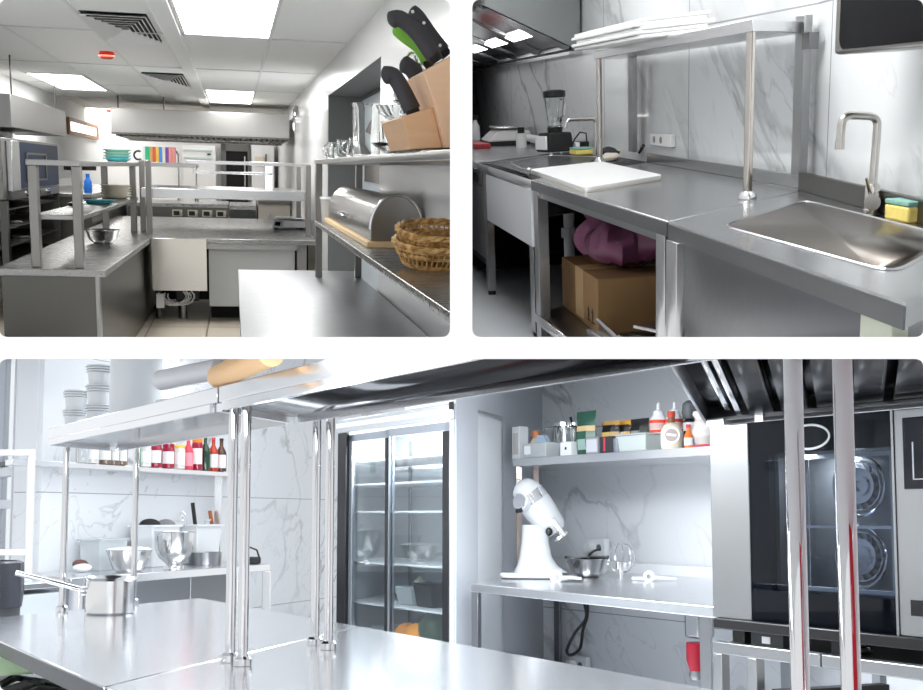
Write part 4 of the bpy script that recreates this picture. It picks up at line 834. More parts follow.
# pass shelves standing on the tables
SA = (-1.492, 4.146); ZS0, ZS1 = .272, .316; W = .405
def pass_shelf(name, label, P, posts, zt, back):
    t = T(D, 'pass_shelf', label, 'shelf', (P[0][0], P[0][1], ZC), group='pass shelves over the steel tables')
    t.ab('deck', MB().prism(P, ZS0+.003, ZS1), ST3B, bevel=.003)
    t.ab('underside', MB().prism(inset(P, .012), ZS0, ZS0+.002), UND, label='underside with dark reflections in its colour')
    m = MB()
    for a, b in zip(P, P[1:]+P[:1]): m.bar((*lerp(a, b, .02), ZS0-.008), (*lerp(a, b, .98), ZS0-.008), .012, .02)
    t.ab('lip', m, ST3B)
    for x, y in posts:
        p = t.ab('post', MB().cyl((x, y, ZC+.001), (x, y, ZS0), .0122, n=28), POL)
        t.ab('flange', MB().lathe([(0, 0), (.022, 0), (.022, .016), (.016, .022), (.0125, .022)], 24, (x, y, ZC+.001)), POL, parent=p)
    return t
j = 1.62
pass_shelf('', 'left pass shelf with white tubs, on four polished posts', [SA, dv(SA, j), dv(SA, j, W), dv(SA, 0, W)], ((-1.466, 4.27), (-1.31, 4.64), (-.556, 2.806), (-.398, 3.171)), ZS1, W)
pass_shelf('', 'right pass shelf overhead with thick posts at the right edge', [dv(SA, j+.01), dv(SA, 3.42), dv(SA, 3.30, W), dv(SA, j+.01, W)], ((-.512, 2.735), (-.349, 3.065), (.436, 1.50), (.481, 1.44)), ZS1, W)
# saucepan
t = T(D, 'saucepan', 'polished steel saucepan with a long handle on the left table', 'saucepan', (-1.265, 4.19, ZC+.001))
t.part('pan', MB().lathe([(0, 0), (.082, 0), (.088, .006), (.089, .118), (.097, .128), (.095, .131), (.086, .120), (.084, .008), (0, .006)], 44), BOWL)
t.part('handle', MB().tube([(-.086, -.03, .085), (-.11, -.04, .092), (-.30, -.12, .150)], [.007, .0085, .0095], 10), CHR); t.part('bracket', MB().ball((-.088, -.03, .082), .014, .02, .016, 12, 8), CHR)
# on the pass shelf: tubs, film, paper
def tub(x, y, z, r, h, label):
    t = T(D, 'food_tub', label, 'tub', (x, y, z), group='white tubs stacked on the pass shelf')
    t.part('tub', MB().lathe([(0, 0), (r*.78, 0), (r*.97, h*.9), (r*.97, h), (r*.9, h), (r*.72, .004), (0, .004)], 24), PLW)
    m = MB()
    for k in range(3): m.lathe([(r*(.99-.03*k), h*(.93-.13*k)), (r*(1.06-.03*k), h*(.90-.13*k)), (r*(.99-.03*k), h*(.87-.13*k))], 24, closed=True)
    t.part('rim', m, PLC)
for k, (u, v, n) in enumerate(((.12, .10, 2), (.20, .22, 3), (.36, .12, 3))):
    p = dv(SA, u, v)
    for i in range(n):
        where = ('nearest the left end', 'behind the end pile', 'third from the left end')[k]; hgt = (('lower', 'upper'), ('bottom', 'middle', 'top'), ('bottom', 'middle', 'top'))[k][i]
        tub(p[0], p[1], ZS1+.001+i*.068, .043, .067, hgt+' white tub of the pile '+where+' of the pass shelf')
p = dv(SA, .62, .20)
t = T(D, 'paper_towels', 'large white upright roll behind the tubs on the pass shelf', 'paper roll', (p[0], p[1], ZS1+.001)); t.part('roll', MB().lathe([(.02, 0), (.085, 0), (.085, .21), (.02, .21)], 36, closed=True), PLW); t.part('core', MB().lathe([(.018, .0), (.020, .0), (.020, .21), (.018, .21)], 20, closed=True), CARD)
def roll(a, b, r, mat, core, name, label):
    t = T(D, name, label, 'roll', a); v = Vector(b)-Vector(a); L = v.length; M = rot_to(v).to_4x4()
    m = MB().lathe([(r*.42, 0), (r, 0), (r, L), (r*.42, L)], 32, M=M, closed=True); t.part('roll', m, mat)
    t.part('core', MB().lathe([(r*.32, -.004), (r*.44, -.004), (r*.44, L+.004), (r*.32, L+.004)], 24, M=M, closed=True), core)
a = (-0.864, 3.300, 0.441); b = (-0.617, 2.950, 0.371)
roll((a[0], a[1], ZS1+.075), (b[0], b[1], ZS1+.062), .030, pm('cling_film', (.86, .87, .90), .12, trans=.3), pm('brown_core', (.30, .12, .08), .6), 'cling_film', 'roll of clear cling film propped on the pass shelf')
a = (-0.606, 2.860, 0.362); b = (-0.406, 2.440, 0.320)
roll((a[0], a[1], ZS1+.032), (b[0], b[1], ZS1+.032), .030, pm('baking_paper', (.72, .46, .24), .6), pm('tan_core', (.55, .32, .16), .6), 'baking_paper', 'tan roll of baking paper lying on the pass shelf')
p = dv(SA, .98, .14); t = T(D, 'film_cutter', 'small metal clip stand under the cling film roll', 'stand', (p[0], p[1], ZS1+.001)); t.part('base', MB().box(-.03, .03, -.02, .02, 0, .012), PLW, bevel=.003); t.part('clip', MB().tube([(-.02, 0, .012), (-.015, 0, .03), (.015, 0, .034), (.02, 0, .012)], .004, 6), CHR)

# left side: bench, jars, bowls
t = T(D, 'wall_table', 'steel side table along the marble wall, loaded with bowls', 'table', (-2.0, 7.9, ZF))
TF0, TF1 = (-2.20, 6.54), (-1.40, 8.50)
def lw(p, s): return (p[0]-.553*s, p[1]+.833*s)
t.ab('top', MB().prism([TF0, TF1, lw(TF1, .78), lw(TF0, .78)], ZC-.05, ZC), ST3B, bevel=.004)
for p in (lerp(TF0, TF1, .02), lerp(TF0, TF1, .78), lerp(TF0, TF1, .98), lw(lerp(TF0, TF1, .98), .72), lw(lerp(TF0, TF1, .72), .7)): t.ab('leg', MB().box(p[0]-.03, p[0]+.03, p[1]-.03, p[1]+.03, ZF, ZC-.05), ST3B, bevel=.003)
t.ab('back_sheet', MB().prism([lw(TF0, .66), lw(TF1, .66), lw(TF1, .69), lw(TF0, .69)], ZF, ZC-.05), pm('grey_sheet', (.30, .31, .33), .5))
t = T(D, 'jar_shelf', 'long wall shelf of jars and bottles on the left marble wall', 'shelf', (-2.1, 8, .3))
J0, J1 = (-2.62, 6.72), (-1.72, 8.93)
t.ab('deck', MB().prism([J0, J1, lw(J1, .28), lw(J0, .20)], .30, .335), ST3B, bevel=.003)
p = lw((-1.80, 8.73), .1); t.ab('post', MB().box(p[0]-.025, p[0]+.025, p[1]-.025, p[1]+.025, ZC+.001, .30), ST3B)
t = T(D, 'side_cabinet', 'low grey cabinet at the left end of the side table', 'cabinet', (-2.6, 6, ZF))
t.ab('body', MB().prism([(-2.22, 6.45), (-2.62, 5.47), (-3.05, 6.1), (-2.65, 7.05)], ZF, ZC-.07), pm('grey_enamel', (.42, .45, .48), .35), bevel=.006); t.ab('top', MB().prism([(-2.20, 6.5), (-2.63, 5.44), (-3.06, 6.1), (-2.64, 7.1)], ZC-.045, ZC-.01), ST3B, bevel=.005)
# jars
def jar(px, label, h, r, body, lid=None, lab=None, neck=False, name='jar'):
    p = JP[px]
    t = T(D, name, label, name.split('_')[-1], (p[0], p[1], .3355), group='jars and bottles on the left wall shelf'); lb = None
    if neck: t.part('glass', MB().lathe([(0, 0), (r, 0), (r, h*.52), (r*.85, h*.62), (r*.36, h*.76), (r*.34, h*.95), (0, h*.95)], 18), body); t.part('cap', MB().cyl((0, 0, h*.93), (0, 0, h), r*.4, n=14), lid or BLK)
    else:
        t.part('glass', MB().lathe([(0, 0), (r, 0), (r, h*.8), (r*.86, h*.87), (0, h*.87)], 18), body)
        t.part('lid', MB().lathe([(0, h*.87), (r*.93, h*.87), (r*.93, h), (0, h)], 18), lid or PLW)
    if lab: 
        a = math.atan2(-p[1], -p[0]); n = 7; m = MB(); hw = 1.0; z0, z1 = (h*.10, h*.5) if neck else (h*.18, h*.68)
        P = [((r+.0015)*math.cos(a+hw*(i/n*2-1)), (r+.0015)*math.sin(a+hw*(i/n*2-1))) for i in range(n+1)]
        m.add([(x, y, z0) for x, y in P]+[(x, y, z1) for x, y in P], [[i, i+1, n+2+i, n+1+i] for i in range(n)]); t.part('label', m, lab)
    return t
JP = {92: (-2.361, 7.361, 0.293), 105: (-2.314, 7.477, 0.298), 113: (-2.284, 7.550, 0.301), 121: (-2.254, 7.625, 0.304), 137: (-2.191, 7.779, 0.310), 144: (-2.163, 7.848, 0.313), 155: (-2.117, 7.960, 0.317), 168: (-2.062, 8.096, 0.323), 179: (-2.014, 8.214, 0.327), 188: (-1.973, 8.314, 0.331), 197: (-1.932, 8.416, 0.335), 205: (-1.894, 8.509, 0.339), 213: (-1.855, 8.604, 0.343), 221: (-1.815, 8.701, 0.347), 82: (-2.397, 7.274, 0.290)}
JR = pm('berry_jam', (.30, .01, .04), .15); JC = pm('pale_preserve', (.62, .60, .56), .15); JD = pm('dark_preserve', (.16, .11, .08), .15); JG = pm('green_glass', (.02, .05, .03), .1); LBW = pm('paper_label', (.82, .82, .82), .7); LBR = pm('red_label', (.60, .05, .08), .6); LBY = pm('yellow_lid', (.78, .50, .06), .4)
jar(82, 'empty clear jar at the left end of the jar shelf', .13, .04, GLS); jar(92, 'white-labelled clear jar, second from the left end of the jar shelf', .14, .042, JC, None, LBW)
jar(105, 'yellow-lidded jar left of the post on the jar shelf', .15, .042, JD, LBY, LBW); jar(113, 'second yellow-lidded jar, just right of the first', .15, .042, JD, LBY, LBW); jar(121, 'brown jar with a white label just left of the slim post', .145, .042, JD, PLW, LBW)
jar(137, 'thin green bottle just right of the slim post on the jar shelf', .20, .022, pm('green_bottle', (.03, .22, .09), .15), None, None, True, 'bottle')
jar(144, 'pale jar with a broad white label right of the slim post', .15, .048, JC, PLW, LBW); jar(155, 'first dark red jam jar with a white label', .17, .044, JR, JR, LBW); jar(168, 'second dark red jam jar with a white label', .17, .044, JR, JR, LBW)
jar(179, 'pale jar with a yellow lid beside the red jam jars', .17, .042, JC, LBY, LBW); jar(188, 'bright red bottle with a pink label on the jar shelf', .24, .036, LBR, LBR, pm('pink_label', (.8, .3, .36), .6), True, 'bottle'); jar(197, 'red and orange carton-like bottle with a white label', .23, .040, JR, pm('orange_cap', (.8, .22, .02), .4), LBW, False, 'bottle')
jar(205, 'dark green glass bottle on the jar shelf', .26, .038, JG, BLK, None, True, 'bottle'); jar(213, 'red-necked sauce bottle with a white label', .25, .038, pm('red_sauce', (.42, .03, .01), .15), LBR, LBW, True, 'bottle'); jar(221, 'dark bottle with a black symbol on its white label', .25, .04, pm('brown_glass_b', (.08, .03, .015), .1), BLK, LBW, True, 'bottle')
# bowls and bins on the side table
t = T(D, 'mixing_bowl', 'wide steel bowl with a white lid on the side table', 'bowl', (*(-2.087, 7.277, -0.275)[:2], ZC+.001))
t.part('bowl', MB().lathe([(0, 0), (.075, 0), (.10, .02), (.135, .12), (.142, .135), (.138, .138), (.128, .12), (.09, .02), (0, .01)], 36), BOWL); t.part('lid', MB().lathe([(.142, .138), (.12, .150), (0, .158)], 36), PLW)
t = T(D, 'mixer_bowl', 'tall polished mixer bowl on a foot, on the side table', 'bowl', (*(-1.911, 7.708, -0.292)[:2], ZC+.001))
t.part('bowl', MB().lathe([(0, .03), (.05, .03), (.10, .075), (.125, .13), (.13, .24), (.135, .243), (.133, .247), (.125, .24), (.118, .13), (.09, .08), (0, .04)], 40), BOWL); t.part('foot', MB().lathe([(0, 0), (.07, 0), (.068, .01), (.05, .03), (0, .03)], 30), CHR)
def bin_(p, w, h, rz, label, mat=PLW, k=.82, name='storage_bin'):
    t = T(D, name, label, 'bin', p, rz); m = MB(); q = [(-w*k, -w*.6*k), (w*k, -w*.6*k), (w*k, w*.6*k), (-w*k, w*.6*k)]; o = [(-w, -w*.6), (w, -w*.6), (w, w*.6), (-w, w*.6)]
    m.prism(q, 0, h, o); 
    t.part('tub', m, mat, bevel=.008); r = MB(); P = [(x*1.04, y*1.06, h-.004) for x, y in o]
    for a, b in zip(P, P[1:]+P[:1]): r.bar(a, b, .014, .014)
    t.part('rim', r, mat); return t
rzl = math.atan2(.926, .377)
bin_((*(-2.127, 8.036, -0.166)[:2], ZC+.001), .160, .285, rzl, 'left tapered white bin with dark brushes, behind the bowls'); bin_((*(-1.931, 8.519, -0.176)[:2], ZC+.001), .160, .285, rzl, 'right tapered white bin holding utensils, behind the bowls')
bin_((*(-2.329, 7.541, -0.156)[:2], ZC+.001), .14, .20, rzl, 'low cloudy plastic box at the left of the side table', PLC, .9, 'plastic_box'); bin_((*(-2.237, 7.766, -0.161)[:2], ZC+.001), .08, .14, rzl, 'narrow white carton beside the lidded steel bowl', PLW, .95, 'carton')
ZB = ZC+.286
def dome(x, y, r, mat, label): 
    t = T(D, 'brush', label, 'brush', (x, y, ZB)); t.part('head', MB().ball((0, 0, .0), r, r*.7, r*.62), mat); t.part('handle', MB().cyl((0, .03, -.12), (0, .01, 0), .012), mat)
dome(*(-2.150, 7.980, -0.027)[:2], .075, BLKM, 'black brush head showing over the left white bin'); dome(*(-2.082, 8.147, -0.028)[:2], .068, pm('grey_bristle', (.20, .20, .21), .8), 'grey brush head showing over the left white bin'); dome(*(-2.029, 8.277, -0.029)[:2], .05, pm('pale_bristle', (.5, .5, .5), .8), 'small pale brush head at the right of the left white bin')
for k, (px, py, m_, l, tw) in enumerate(((182, 507, CHR, 'steel whisk standing in the right white bin', 0), (196, 504, BLK, 'black-handled spatula standing in the right white bin', 1), (205, 515, CHR, 'steel ladle standing in the right white bin', 2), (213, 512, pm('brown_handle', (.35, .10, .03), .5), 'brown wooden handle in the right white bin', 1))):
    p = ((-2.012, 8.318, 0.065), (-1.948, 8.476, 0.088), (-1.904, 8.584, 0.007), (-1.865, 8.679, 0.030))[k]; t = T(D, 'utensil', l, 'utensil', (p[0], p[1], ZB-.06), group='utensils in the right white bin')
    if tw == 0:
        for q in range(4): t.part('wire', MB().tube([(.03*math.sin(a)*math.cos(q*.8), .03*math.sin(a)*math.sin(q*.8), .05+.085*(1-math.cos(a))/1.6) for a in [i*PI/8 for i in range(9)]], .003, 5), m_)
        t.part('handle', MB().cyl((0, 0, -.06), (0, 0, .055), .009), m_)
    elif tw == 1: t.part('handle', MB().bar((.01, 0, -.03), (-.025, 0, p[2]-ZB+.07), .028, .016), m_, bevel=.004); t.part('blade', MB().bar((.012, 0, -.15), (.01, 0, -.03), .05, .004), CHR)
    else: t.part('handle', MB().cyl((0, 0, -.1), (.005, 0, .10), .006), m_); t.part('cup', MB().lathe([(0, -.02), (.02, -.014), (.03, .0), (.027, 0), (.018, -.01), (0, -.016)], 16, (.02, 0, .10)), m_)
t = T(D, 'cake_tin', 'dark round tin beside the polished mixer bowl', 'tin', (*(-1.843, 8.334, -0.316)[:2], ZC+.001)); t.part('tin', MB().lathe([(0, 0), (.115, 0), (.118, .085), (.122, .085), (.122, .09), (.112, .09), (.11, .005), (0, .005)], 32), ST3D)
t = T(D, 'hand_blender', 'black cable and plug at the right end of the side table', 'cable', (-1.53, 8.50, ZC+.001)); t.part('plug', MB().box(-.07, .06, -.03, .03, .0, .05), BLK, bevel=.012); t.part('cord', MB().tube([(-.06, 0, .03), (-.07, 0, .08), (-.02, 0, .12), (.03, 0, .10), (.05, 0, .04)], .007, 8), BLK)
t = T(D, 'food_pack', 'small brown and white pack at the near end of the side table', 'pack', (-2.36, 7.22, ZC+.001)); t.part('pack', MB().ball((0, 0, .028), .06, .045, .028, 16, 8), PLW); t.part('cloth', MB().ball((-.02, .02, .05), .05, .04, .028, 16, 8), pm('brown_pack', (.14, .06, .05), .6))
# bin and things at the left edge
t = T(D, 'waste_bin', 'bin lined with a black bag at the left edge behind the table', 'bin', (-2.02, 4.98, ZF)); t.part('body', MB().lathe([(0, 0), (.11, 0), (.125, 1.0), (0, 1.0)], 28), pm('dark_bin', (.03, .032, .036), .5)); r = random.Random(2); m = MB().lathe([(.128, .86), (.134, .93), (.130, 1.05), (.115, 1.058), (.10, 1.0)], 40); m.v = [(x*(1+.03*math.sin(11*math.atan2(y, x)+z*9)), y*(1+.03*math.sin(11*math.atan2(y, x)+z*9)), z) for x, y, z in m.v]; t.part('liner', m, pm('bag_black', (.03, .032, .04), .25))
t = T(D, 'tube_rack', 'white tubular rack frame in front of the window', 'rack', (-2.6, 6.5, ZC-.0095)); 
for x, y in ((-2.39, 6.40), (-2.48, 6.62), (-2.80, 6.35)): t.part('post', MB().bar((x+2.6, y-6.5, 0), (x+2.6, y-6.5, .73), .032), pm('white_tube', (.62, .65, .70), .35), bevel=.004)
for z in (.71, .16): t.part('rail', MB().bar((.21, -.10, z), (.12, .12, z), .034), pm('white_tube2', (.62, .65, .70), .35), bevel=.004); t.part('rail', MB().bar((.21, -.10, z), (-.20, -.15, z), .034), pm('white_tube3', (.62, .65, .70), .35), bevel=.004)
t = T(D, 'plastic_crate', 'pale green plastic crate under the left table', 'crate', (-1.38, 3.55, -.534), RZ)
gr = pm('pale_green_crate', (.62, .82, .52), .35); t.part('body', MB().prism([(-.14, -.12), (.20, -.12), (.20, .16), (-.14, .16)], .075, .14, [(-.16, -.14), (.22, -.14), (.22, .18), (-.16, .18)]), gr, bevel=.01); t.part('rim', MB().box(-.165, .225, -.145, .185, .128, .145), gr, bevel=.005)
for x in (-.12, .0, .17): t.part('foot', MB().box(x-.01, x+.01, -.125, -.10, .0, .08), gr)
m = MB(); r = random.Random(8)
for k in range(9): x = r.uniform(-.3, .3); m.tube([(x, -.1, .012), (x+r.uniform(-.1, .1), .0, .05), (x+r.uniform(-.2, .2), .15, .014)], .009, 6)
solo(D, 'black_cables', 'tangle of black cables on the shelf under the pale green crate', 'cable', m, BLK, (-1.2, 3.3, -.534), RZ)

# glass-door fridge
F0 = (-.775, 7.216)
def fr(u, v): return dv(F0, u, v)
def fp(u0, u1, v0, v1): return [fr(u0, v0), fr(u1, v0), fr(u1, v1), fr(u0, v1)]
t = T(D, 'display_fridge', 'tall black-framed fridge with two sliding glass doors', 'fridge', (*fr(.67, .3), ZF))
zt = .60; m = MB()
m.prism(fp(0, .03, .04, .9), ZF, zt).prism(fp(1.31, 1.34, .04, .9), ZF, zt).prism(fp(0, 1.34, .87, .9), ZF, zt).prism(fp(0, 1.34, .04, .9), zt-.03, zt).prism(fp(0, 1.34, .04, .9), ZF, -.80)
t.ab('cabinet', m, pm('fridge_lining', (.80, .83, .86), .35)); t.ab('header', MB().prism(fp(0, 1.34, -.02, .06), .515, .60), ENAM, bevel=.008)
t.ab('header_lip', MB().prism(fp(.0, 1.33, -.03, -.02), .545, .575), PLW); t.ab('corner_cap', MB().prism(fp(1.305, 1.345, -.035, -.02), .565, .605), BLK)
t.ab('frame', MB().prism(fp(0, .115, 0, .05), ZF, .515), FRB, bevel=.004); t.ab('frame', MB().prism(fp(1.29, 1.335, 0, .05), ZF, .515), ENAM, bevel=.004)
def door(u0, u1, v, dark_l, dark_r, label):
    d = t.ab('sliding_door', MB().prism(fp(u0, u0+.045, v, v+.03), -.8, .50).prism(fp(u1-.045, u1, v, v+.03), -.8, .50).prism(fp(u0, u1, v, v+.03), .46, .505).prism(fp(u0, u1, v, v+.03), -.82, -.77), FRG, bevel=.003, label=label)
    t.ab('pane', MB().prism(fp(u0+.04, u1-.04, v+.012, v+.018), -.78, .47), FGL, parent=d)
    for u, o in dark_l: t.ab('stile', MB().prism(fp(u, u+o, v-.008, v+.001), -.8, dark_r), FRB, parent=d)
door(.115, .66, .04, ((.60, .06),), .02, 'left grey sliding door'); door(.60, 1.29, 0., ((.605, .03), (1.225, .06)), .455, 'right grey sliding door')
for z in (.345, .20, .03, -.28, -.53): t.ab('shelf', MB().prism(fp(.05, 1.29, .14, .8), z-.012, z), PLW, bevel=.003); 
for u in (.30, 1.0): t.ab('shelf_rail', MB().prism(fp(u, u+.03, .80, .83), -.8, .5), FRG)
t.ab('floor_tray', MB().prism(fp(.04, 1.30, .08, .86), -.80, -.775), PLW)
def inside(u, v, z): p = fr(u, v); return (p[0], p[1], z)
for k, (u, v, r_, l) in enumerate(((.66, .28, .075, 'left orange at the bottom of the fridge'), (.80, .25, .08, 'right orange at the bottom of the fridge'))):
    t2 = T(D, 'orange', l, 'orange', inside(u, v, -.774), group='oranges in the fridge'); t2.part('fruit', MB().ball((0, 0, r_*.95), r_, r_, r_*.95), ORG); t2.part('stem', MB().cyl((0, 0, r_*1.88), (0, 0, r_*1.93), .008), pm('stem_green', (.1, .2, .04), .7))
t2 = T(D, 'watermelon', 'dark green watermelon beside the oranges in the fridge', 'watermelon', inside(.95, .34, -.774)); t2.part('fruit', MB().ball((0, 0, .12), .11, .14, .12), pm('melon_skin', (.015, .05, .02), .35, var=.7, vscale=9))
def punnet(u, v, z, w, h, mat, label, name='punnet'):
    t2 = T(D, name, label, 'container', inside(u, v, z), RZ); t2.part('tray', MB().prism([(-w*.85, -.07), (w*.85, -.07), (w*.85, .07), (-w*.85, .07)], 0, h, [(-w, -.09), (w, -.09), (w, .09), (-w, .09)]), mat, bevel=.006); t2.part('lid', MB().box(-w*.98, w*.98, -.088, .088, h, h+.01), mat)
punnet(.70, .35, -.529, .09, .10, PLC, 'cloudy tub on the lowest fridge shelf'); punnet(.92, .35, -.529, .10, .13, BLK, 'black punnet on the lowest fridge shelf')
t2 = T(D, 'garlic_bulb', 'pale round bulb on top of the cloudy tub in the fridge', 'bulb', inside(.75, .35, -.418)); t2.part('bulb', MB().lathe([(0, 0), (.03, .005), (.038, .025), (.02, .045), (.006, .06), (0, .062)], 16), pm('garlic', (.72, .66, .58), .6))
punnet(.40, .45, -.774, .17, .07, PLC, 'flat cloudy box at the bottom left of the fridge', 'box')

# work table with the mixer
W0, W1 = (.037, 6.079), (.985, 4.50); WB0, WB1 = (.625, 7.82), (1.76, 6.03)
t = T(D, 'work_bench', 'stainless bench with the mixer against the marble wall', 'table', (.8, 6.2, ZF))
t.ab('top', MB().prism([W0, W1, WB1, WB0], ZC-.045, ZC), ST3B, bevel=.004); t.ab('backsplash', MB().prism([WB0, WB1, dv(WB1, 0, .02), dv(WB0, 0, .02)], ZC, ZC+.06), PLW)
for p in (dv(W0, .05, .05), dv(W1, -.06, .05), dv(WB0, .08, -.10), dv(WB1, -.1, -.08)): t.ab('leg', MB().prism([dv(p, -.03, -.03), dv(p, .03, -.03), dv(p, .03, .03), dv(p, -.03, .03)], ZF, ZC-.045), ST3D, bevel=.003)
t = T(D, 'wall_shelf', 'shelf crowded with jars and bags on the right marble wall', 'shelf', (.8, 6.4, .3))
H0 = (.309, 6.9); H1 = dv(H0, 0); H1 = (.309+.576*1.95, 6.9-.818*1.95)
t.ab('deck', MB().prism([H0, H1, dv(H1, 0, .75), dv(H0, 0, .78)], .295, .342), ST3B, bevel=.003)
for p in (dv(H0, .05, .03), dv(H0, .05, .42)): t.ab('post', MB().box(p[0]-.017, p[0]+.017, p[1]-.017, p[1]+.017, ZC+.001, .295), pm('post_brown_reflect', (.50, .42, .38), .25, 1.), bevel=.002)  # brown reflections put into the post colour
ZR = .3425
RP = {514: (0.353, 6.989, 0.370), 531: (0.420, 6.893, 0.365), 543: (0.485, 6.801, 0.360), 549: (0.528, 6.740, 0.357), 558: (0.565, 6.688, 0.354), 567: (0.611, 6.622, 0.350), 571: (0.631, 6.593, 0.349), 586: (0.706, 6.488, 0.343), 597: (0.759, 6.412, 0.339), 613: (0.834, 6.305, 0.334), 608: (0.811, 6.338, 0.335), 620: (0.866, 6.260, 0.331), 634: (0.938, 6.158, 0.326), 640: (0.956, 6.133, 0.324), 656: (1.024, 6.035, 0.319), 671: (1.087, 5.946, 0.315), 673: (1.095, 5.935, 0.314), 686: (1.148, 5.860, 0.310), 689: (1.164, 5.837, 0.309), 701: (1.211, 5.771, 0.305)}
def sp(k, v=0., z=0.): p = RP[k]; return (p[0]+ex*v, p[1]+ey*v, ZR+z)
GRP = 'packs and jars on the right wall shelf'
def tg(name, label, cat, k, v=0., z=0., rz=RZ): return T(D, name, label, cat, sp(k, v, z), rz, GRP)
t = tg('carton', 'tall white carton at the left end of the right shelf', 'carton', 514); t.part('box', MB().box(-.045, .03, -.02, .05, 0, .20), PLW, bevel=.003); t.part('print', MB().box(-.035, .02, -.022, -.02, .03, .16), pm('grey_print', (.6, .58, .58), .6))
t = tg('syrup_bottle', 'small tipped bottle with an orange cap behind the clear tub', 'bottle', 531, .12); t.part('body', MB().lathe([(0, 0), (.04, 0), (.04, .10), (.02, .13), (0, .13)]), pm('cream_bottle', (.75, .7, .62), .4)); t.part('cap', MB().cyl((0, 0, .13), (0, 0, .175), .026), pm('copper_cap', (.62, .22, .08), .4))
t = tg('storage_tub', 'clear plastic tub at the front left of the right shelf', 'tub', 543, -.03); t.part('tub', MB().prism([(-.10, -.05), (.10, -.05), (.10, .05), (-.10, .05)], 0, .085, [(-.115, -.06), (.115, -.06), (.115, .06), (-.115, .06)]), PLC, bevel=.006); t.part('label', MB().box(-.09, -.03, -.062, -.058, .02, .07), PLW)
t = tg('blue_pack', 'pale blue slanting pack in the clear tub', 'pack', 543, .02, .087); t.part('pack', MB().prism([(-.05, -.02), (.05, -.02), (.05, .02), (-.05, .02)], 0, .05, [(-.055, -.01), (.01, -.01), (.01, .02), (-.055, .02)]), pm('pale_blue', (.45, .58, .72), .4))
t = tg('clip_jar', 'clear clip-top jar behind the clear tub', 'jar', 543, .22); t.part('glass', MB().lathe([(0, 0), (.05, 0), (.05, .17), (.04, .19), (0, .19)]), GLS); t.part('clip', MB().tube([(-.05, 0, .12), (-.06, 0, .20), (.06, 0, .20), (.05, 0, .12)], .005, 6), CHR)
t = tg('coffee_press', 'glass press jug with a metal frame and olive contents', 'jug', 558, .16); t.part('glass', MB().lathe([(.06, 0), (.065, .0), (.065, .20), (.06, .20)], 28, closed=True), GLS); t.part('contents', MB().lathe([(0, .003), (.056, .003), (.056, .09), (0, .09)]), pm('olive', (.38, .44, .30), .5))
t.part('frame', MB().lathe([(.066, .19), (.07, .19), (.07, .21), (.066, .21)], 28, closed=True), CHR)
for sx in (-.0675, .0675): t.part('strut', MB().box(sx-.003, sx+.003, -.008, .008, 0, .2), CHR); t.part('handle', MB().tube([(.07, 0, .19), (.12, 0, .18), (.12, 0, .06), (.07, 0, .04)], .008, 8), BLK)
t = tg('small_box', 'small white box in front of the green pouch', 'box', 571, -.02); t.part('box', MB().box(-.055, .045, -.03, .03, 0, .08), PLW, bevel=.003); t.part('print', MB().box(-.01, .005, -.032, -.03, .035, .05), BLK)
t = tg('tongs', 'steel tongs leaning up behind the small white box', 'tongs', 571, .20); t.part('arm', MB().bar((0, 0, 0), (-.06, 0, .31), .02, .006), CHR); t.part('arm', MB().bar((.02, 0, 0), (-.035, 0, .31), .02, .006), CHR)
t = tg('knife', 'dark-handled knife leaning beside the tongs', 'knife', 567, .24); t.part('blade', MB().bar((.03, 0, .0), (.0, 0, .16), .03, .004), CHR); t.part('handle', MB().bar((0, 0, .16), (-.05, 0, .25), .02, .016), BLK, bevel=.004)
def pouch(t, w, h, d, mat):
    m = MB(); n = 10
    for i in range(n+1):
        z = h*i/n; k = math.sin(PI*min(1, .18+.82*i/n))**.6 if i < n else .02; dd = max(.004, d*k); ww = w*(1-.06*math.sin(PI*i/n))
        m.v += [(-ww, -dd*.1, z), (-ww*.5, -dd, z), (ww*.5, -dd, z), (ww, -dd*.1, z), (ww*.5, dd, z), (-ww*.5, dd, z)]
    for i in range(n):
        for q in range(6): m.f.append([i*6+q, i*6+(q+1) % 6, i*6+6+(q+1) % 6, i*6+6+q]); m.mi.append(0)
    m.f += [[5, 4, 3, 2, 1, 0], [n*6+q for q in range(6)]]; m.mi += [0, 0]
    return t.part('pouch', m, mat)
def pouch_band(t, name, w, h, d, z0, z1, mat, q=1.):
    m = MB(); vs = []
    for i in range(5):
        z = z0+(z1-z0)*i/4; f = z/h; k = math.sin(PI*min(1, .18+.82*f))**.6; dd = d*k*1.03+.0008; ww = w*(1-.06*math.sin(PI*f))*1.004
        vs += [(-ww*q, -dd*(.1+.9*(1-q)*2 if q < 1 else .1), z), (-ww*.5*q, -dd, z), (ww*.5*q, -dd, z), (ww*q, -dd*(.1+.9*(1-q)*2 if q < 1 else .1), z)]
    m.add(vs, [[i*4+j, i*4+j+1, i*4+5+j, i*4+4+j] for i in range(4) for j in range(3)]); return t.part(name, m, mat)
t = tg('food_pouch', 'green stand-up pouch with a tan band on the right shelf', 'pouch', 586, .02); pouch(t, .085, .25, .04, pm('green_foil', (.03, .10, .07), .25)); pouch_band(t, 'band', .085, .25, .04, .135, .165, pm('tan_band', (.66, .50, .26), .5)); pouch_band(t, 'print', .085, .25, .04, .03, .09, pm('pouch_print', (.30, .42, .38), .5), .55)
t = tg('tin_box', 'grey box just right of the green pouch', 'box', 597, -.04); t.part('box', MB().box(-.035, .065, -.04, .05, 0, .09), pm('grey_box', (.30, .31, .34), .35), bevel=.004); t.part('label', MB().box(-.03, .06, -.042, -.04, .01, .08), pm('silver_label', (.5, .51, .55), .4))
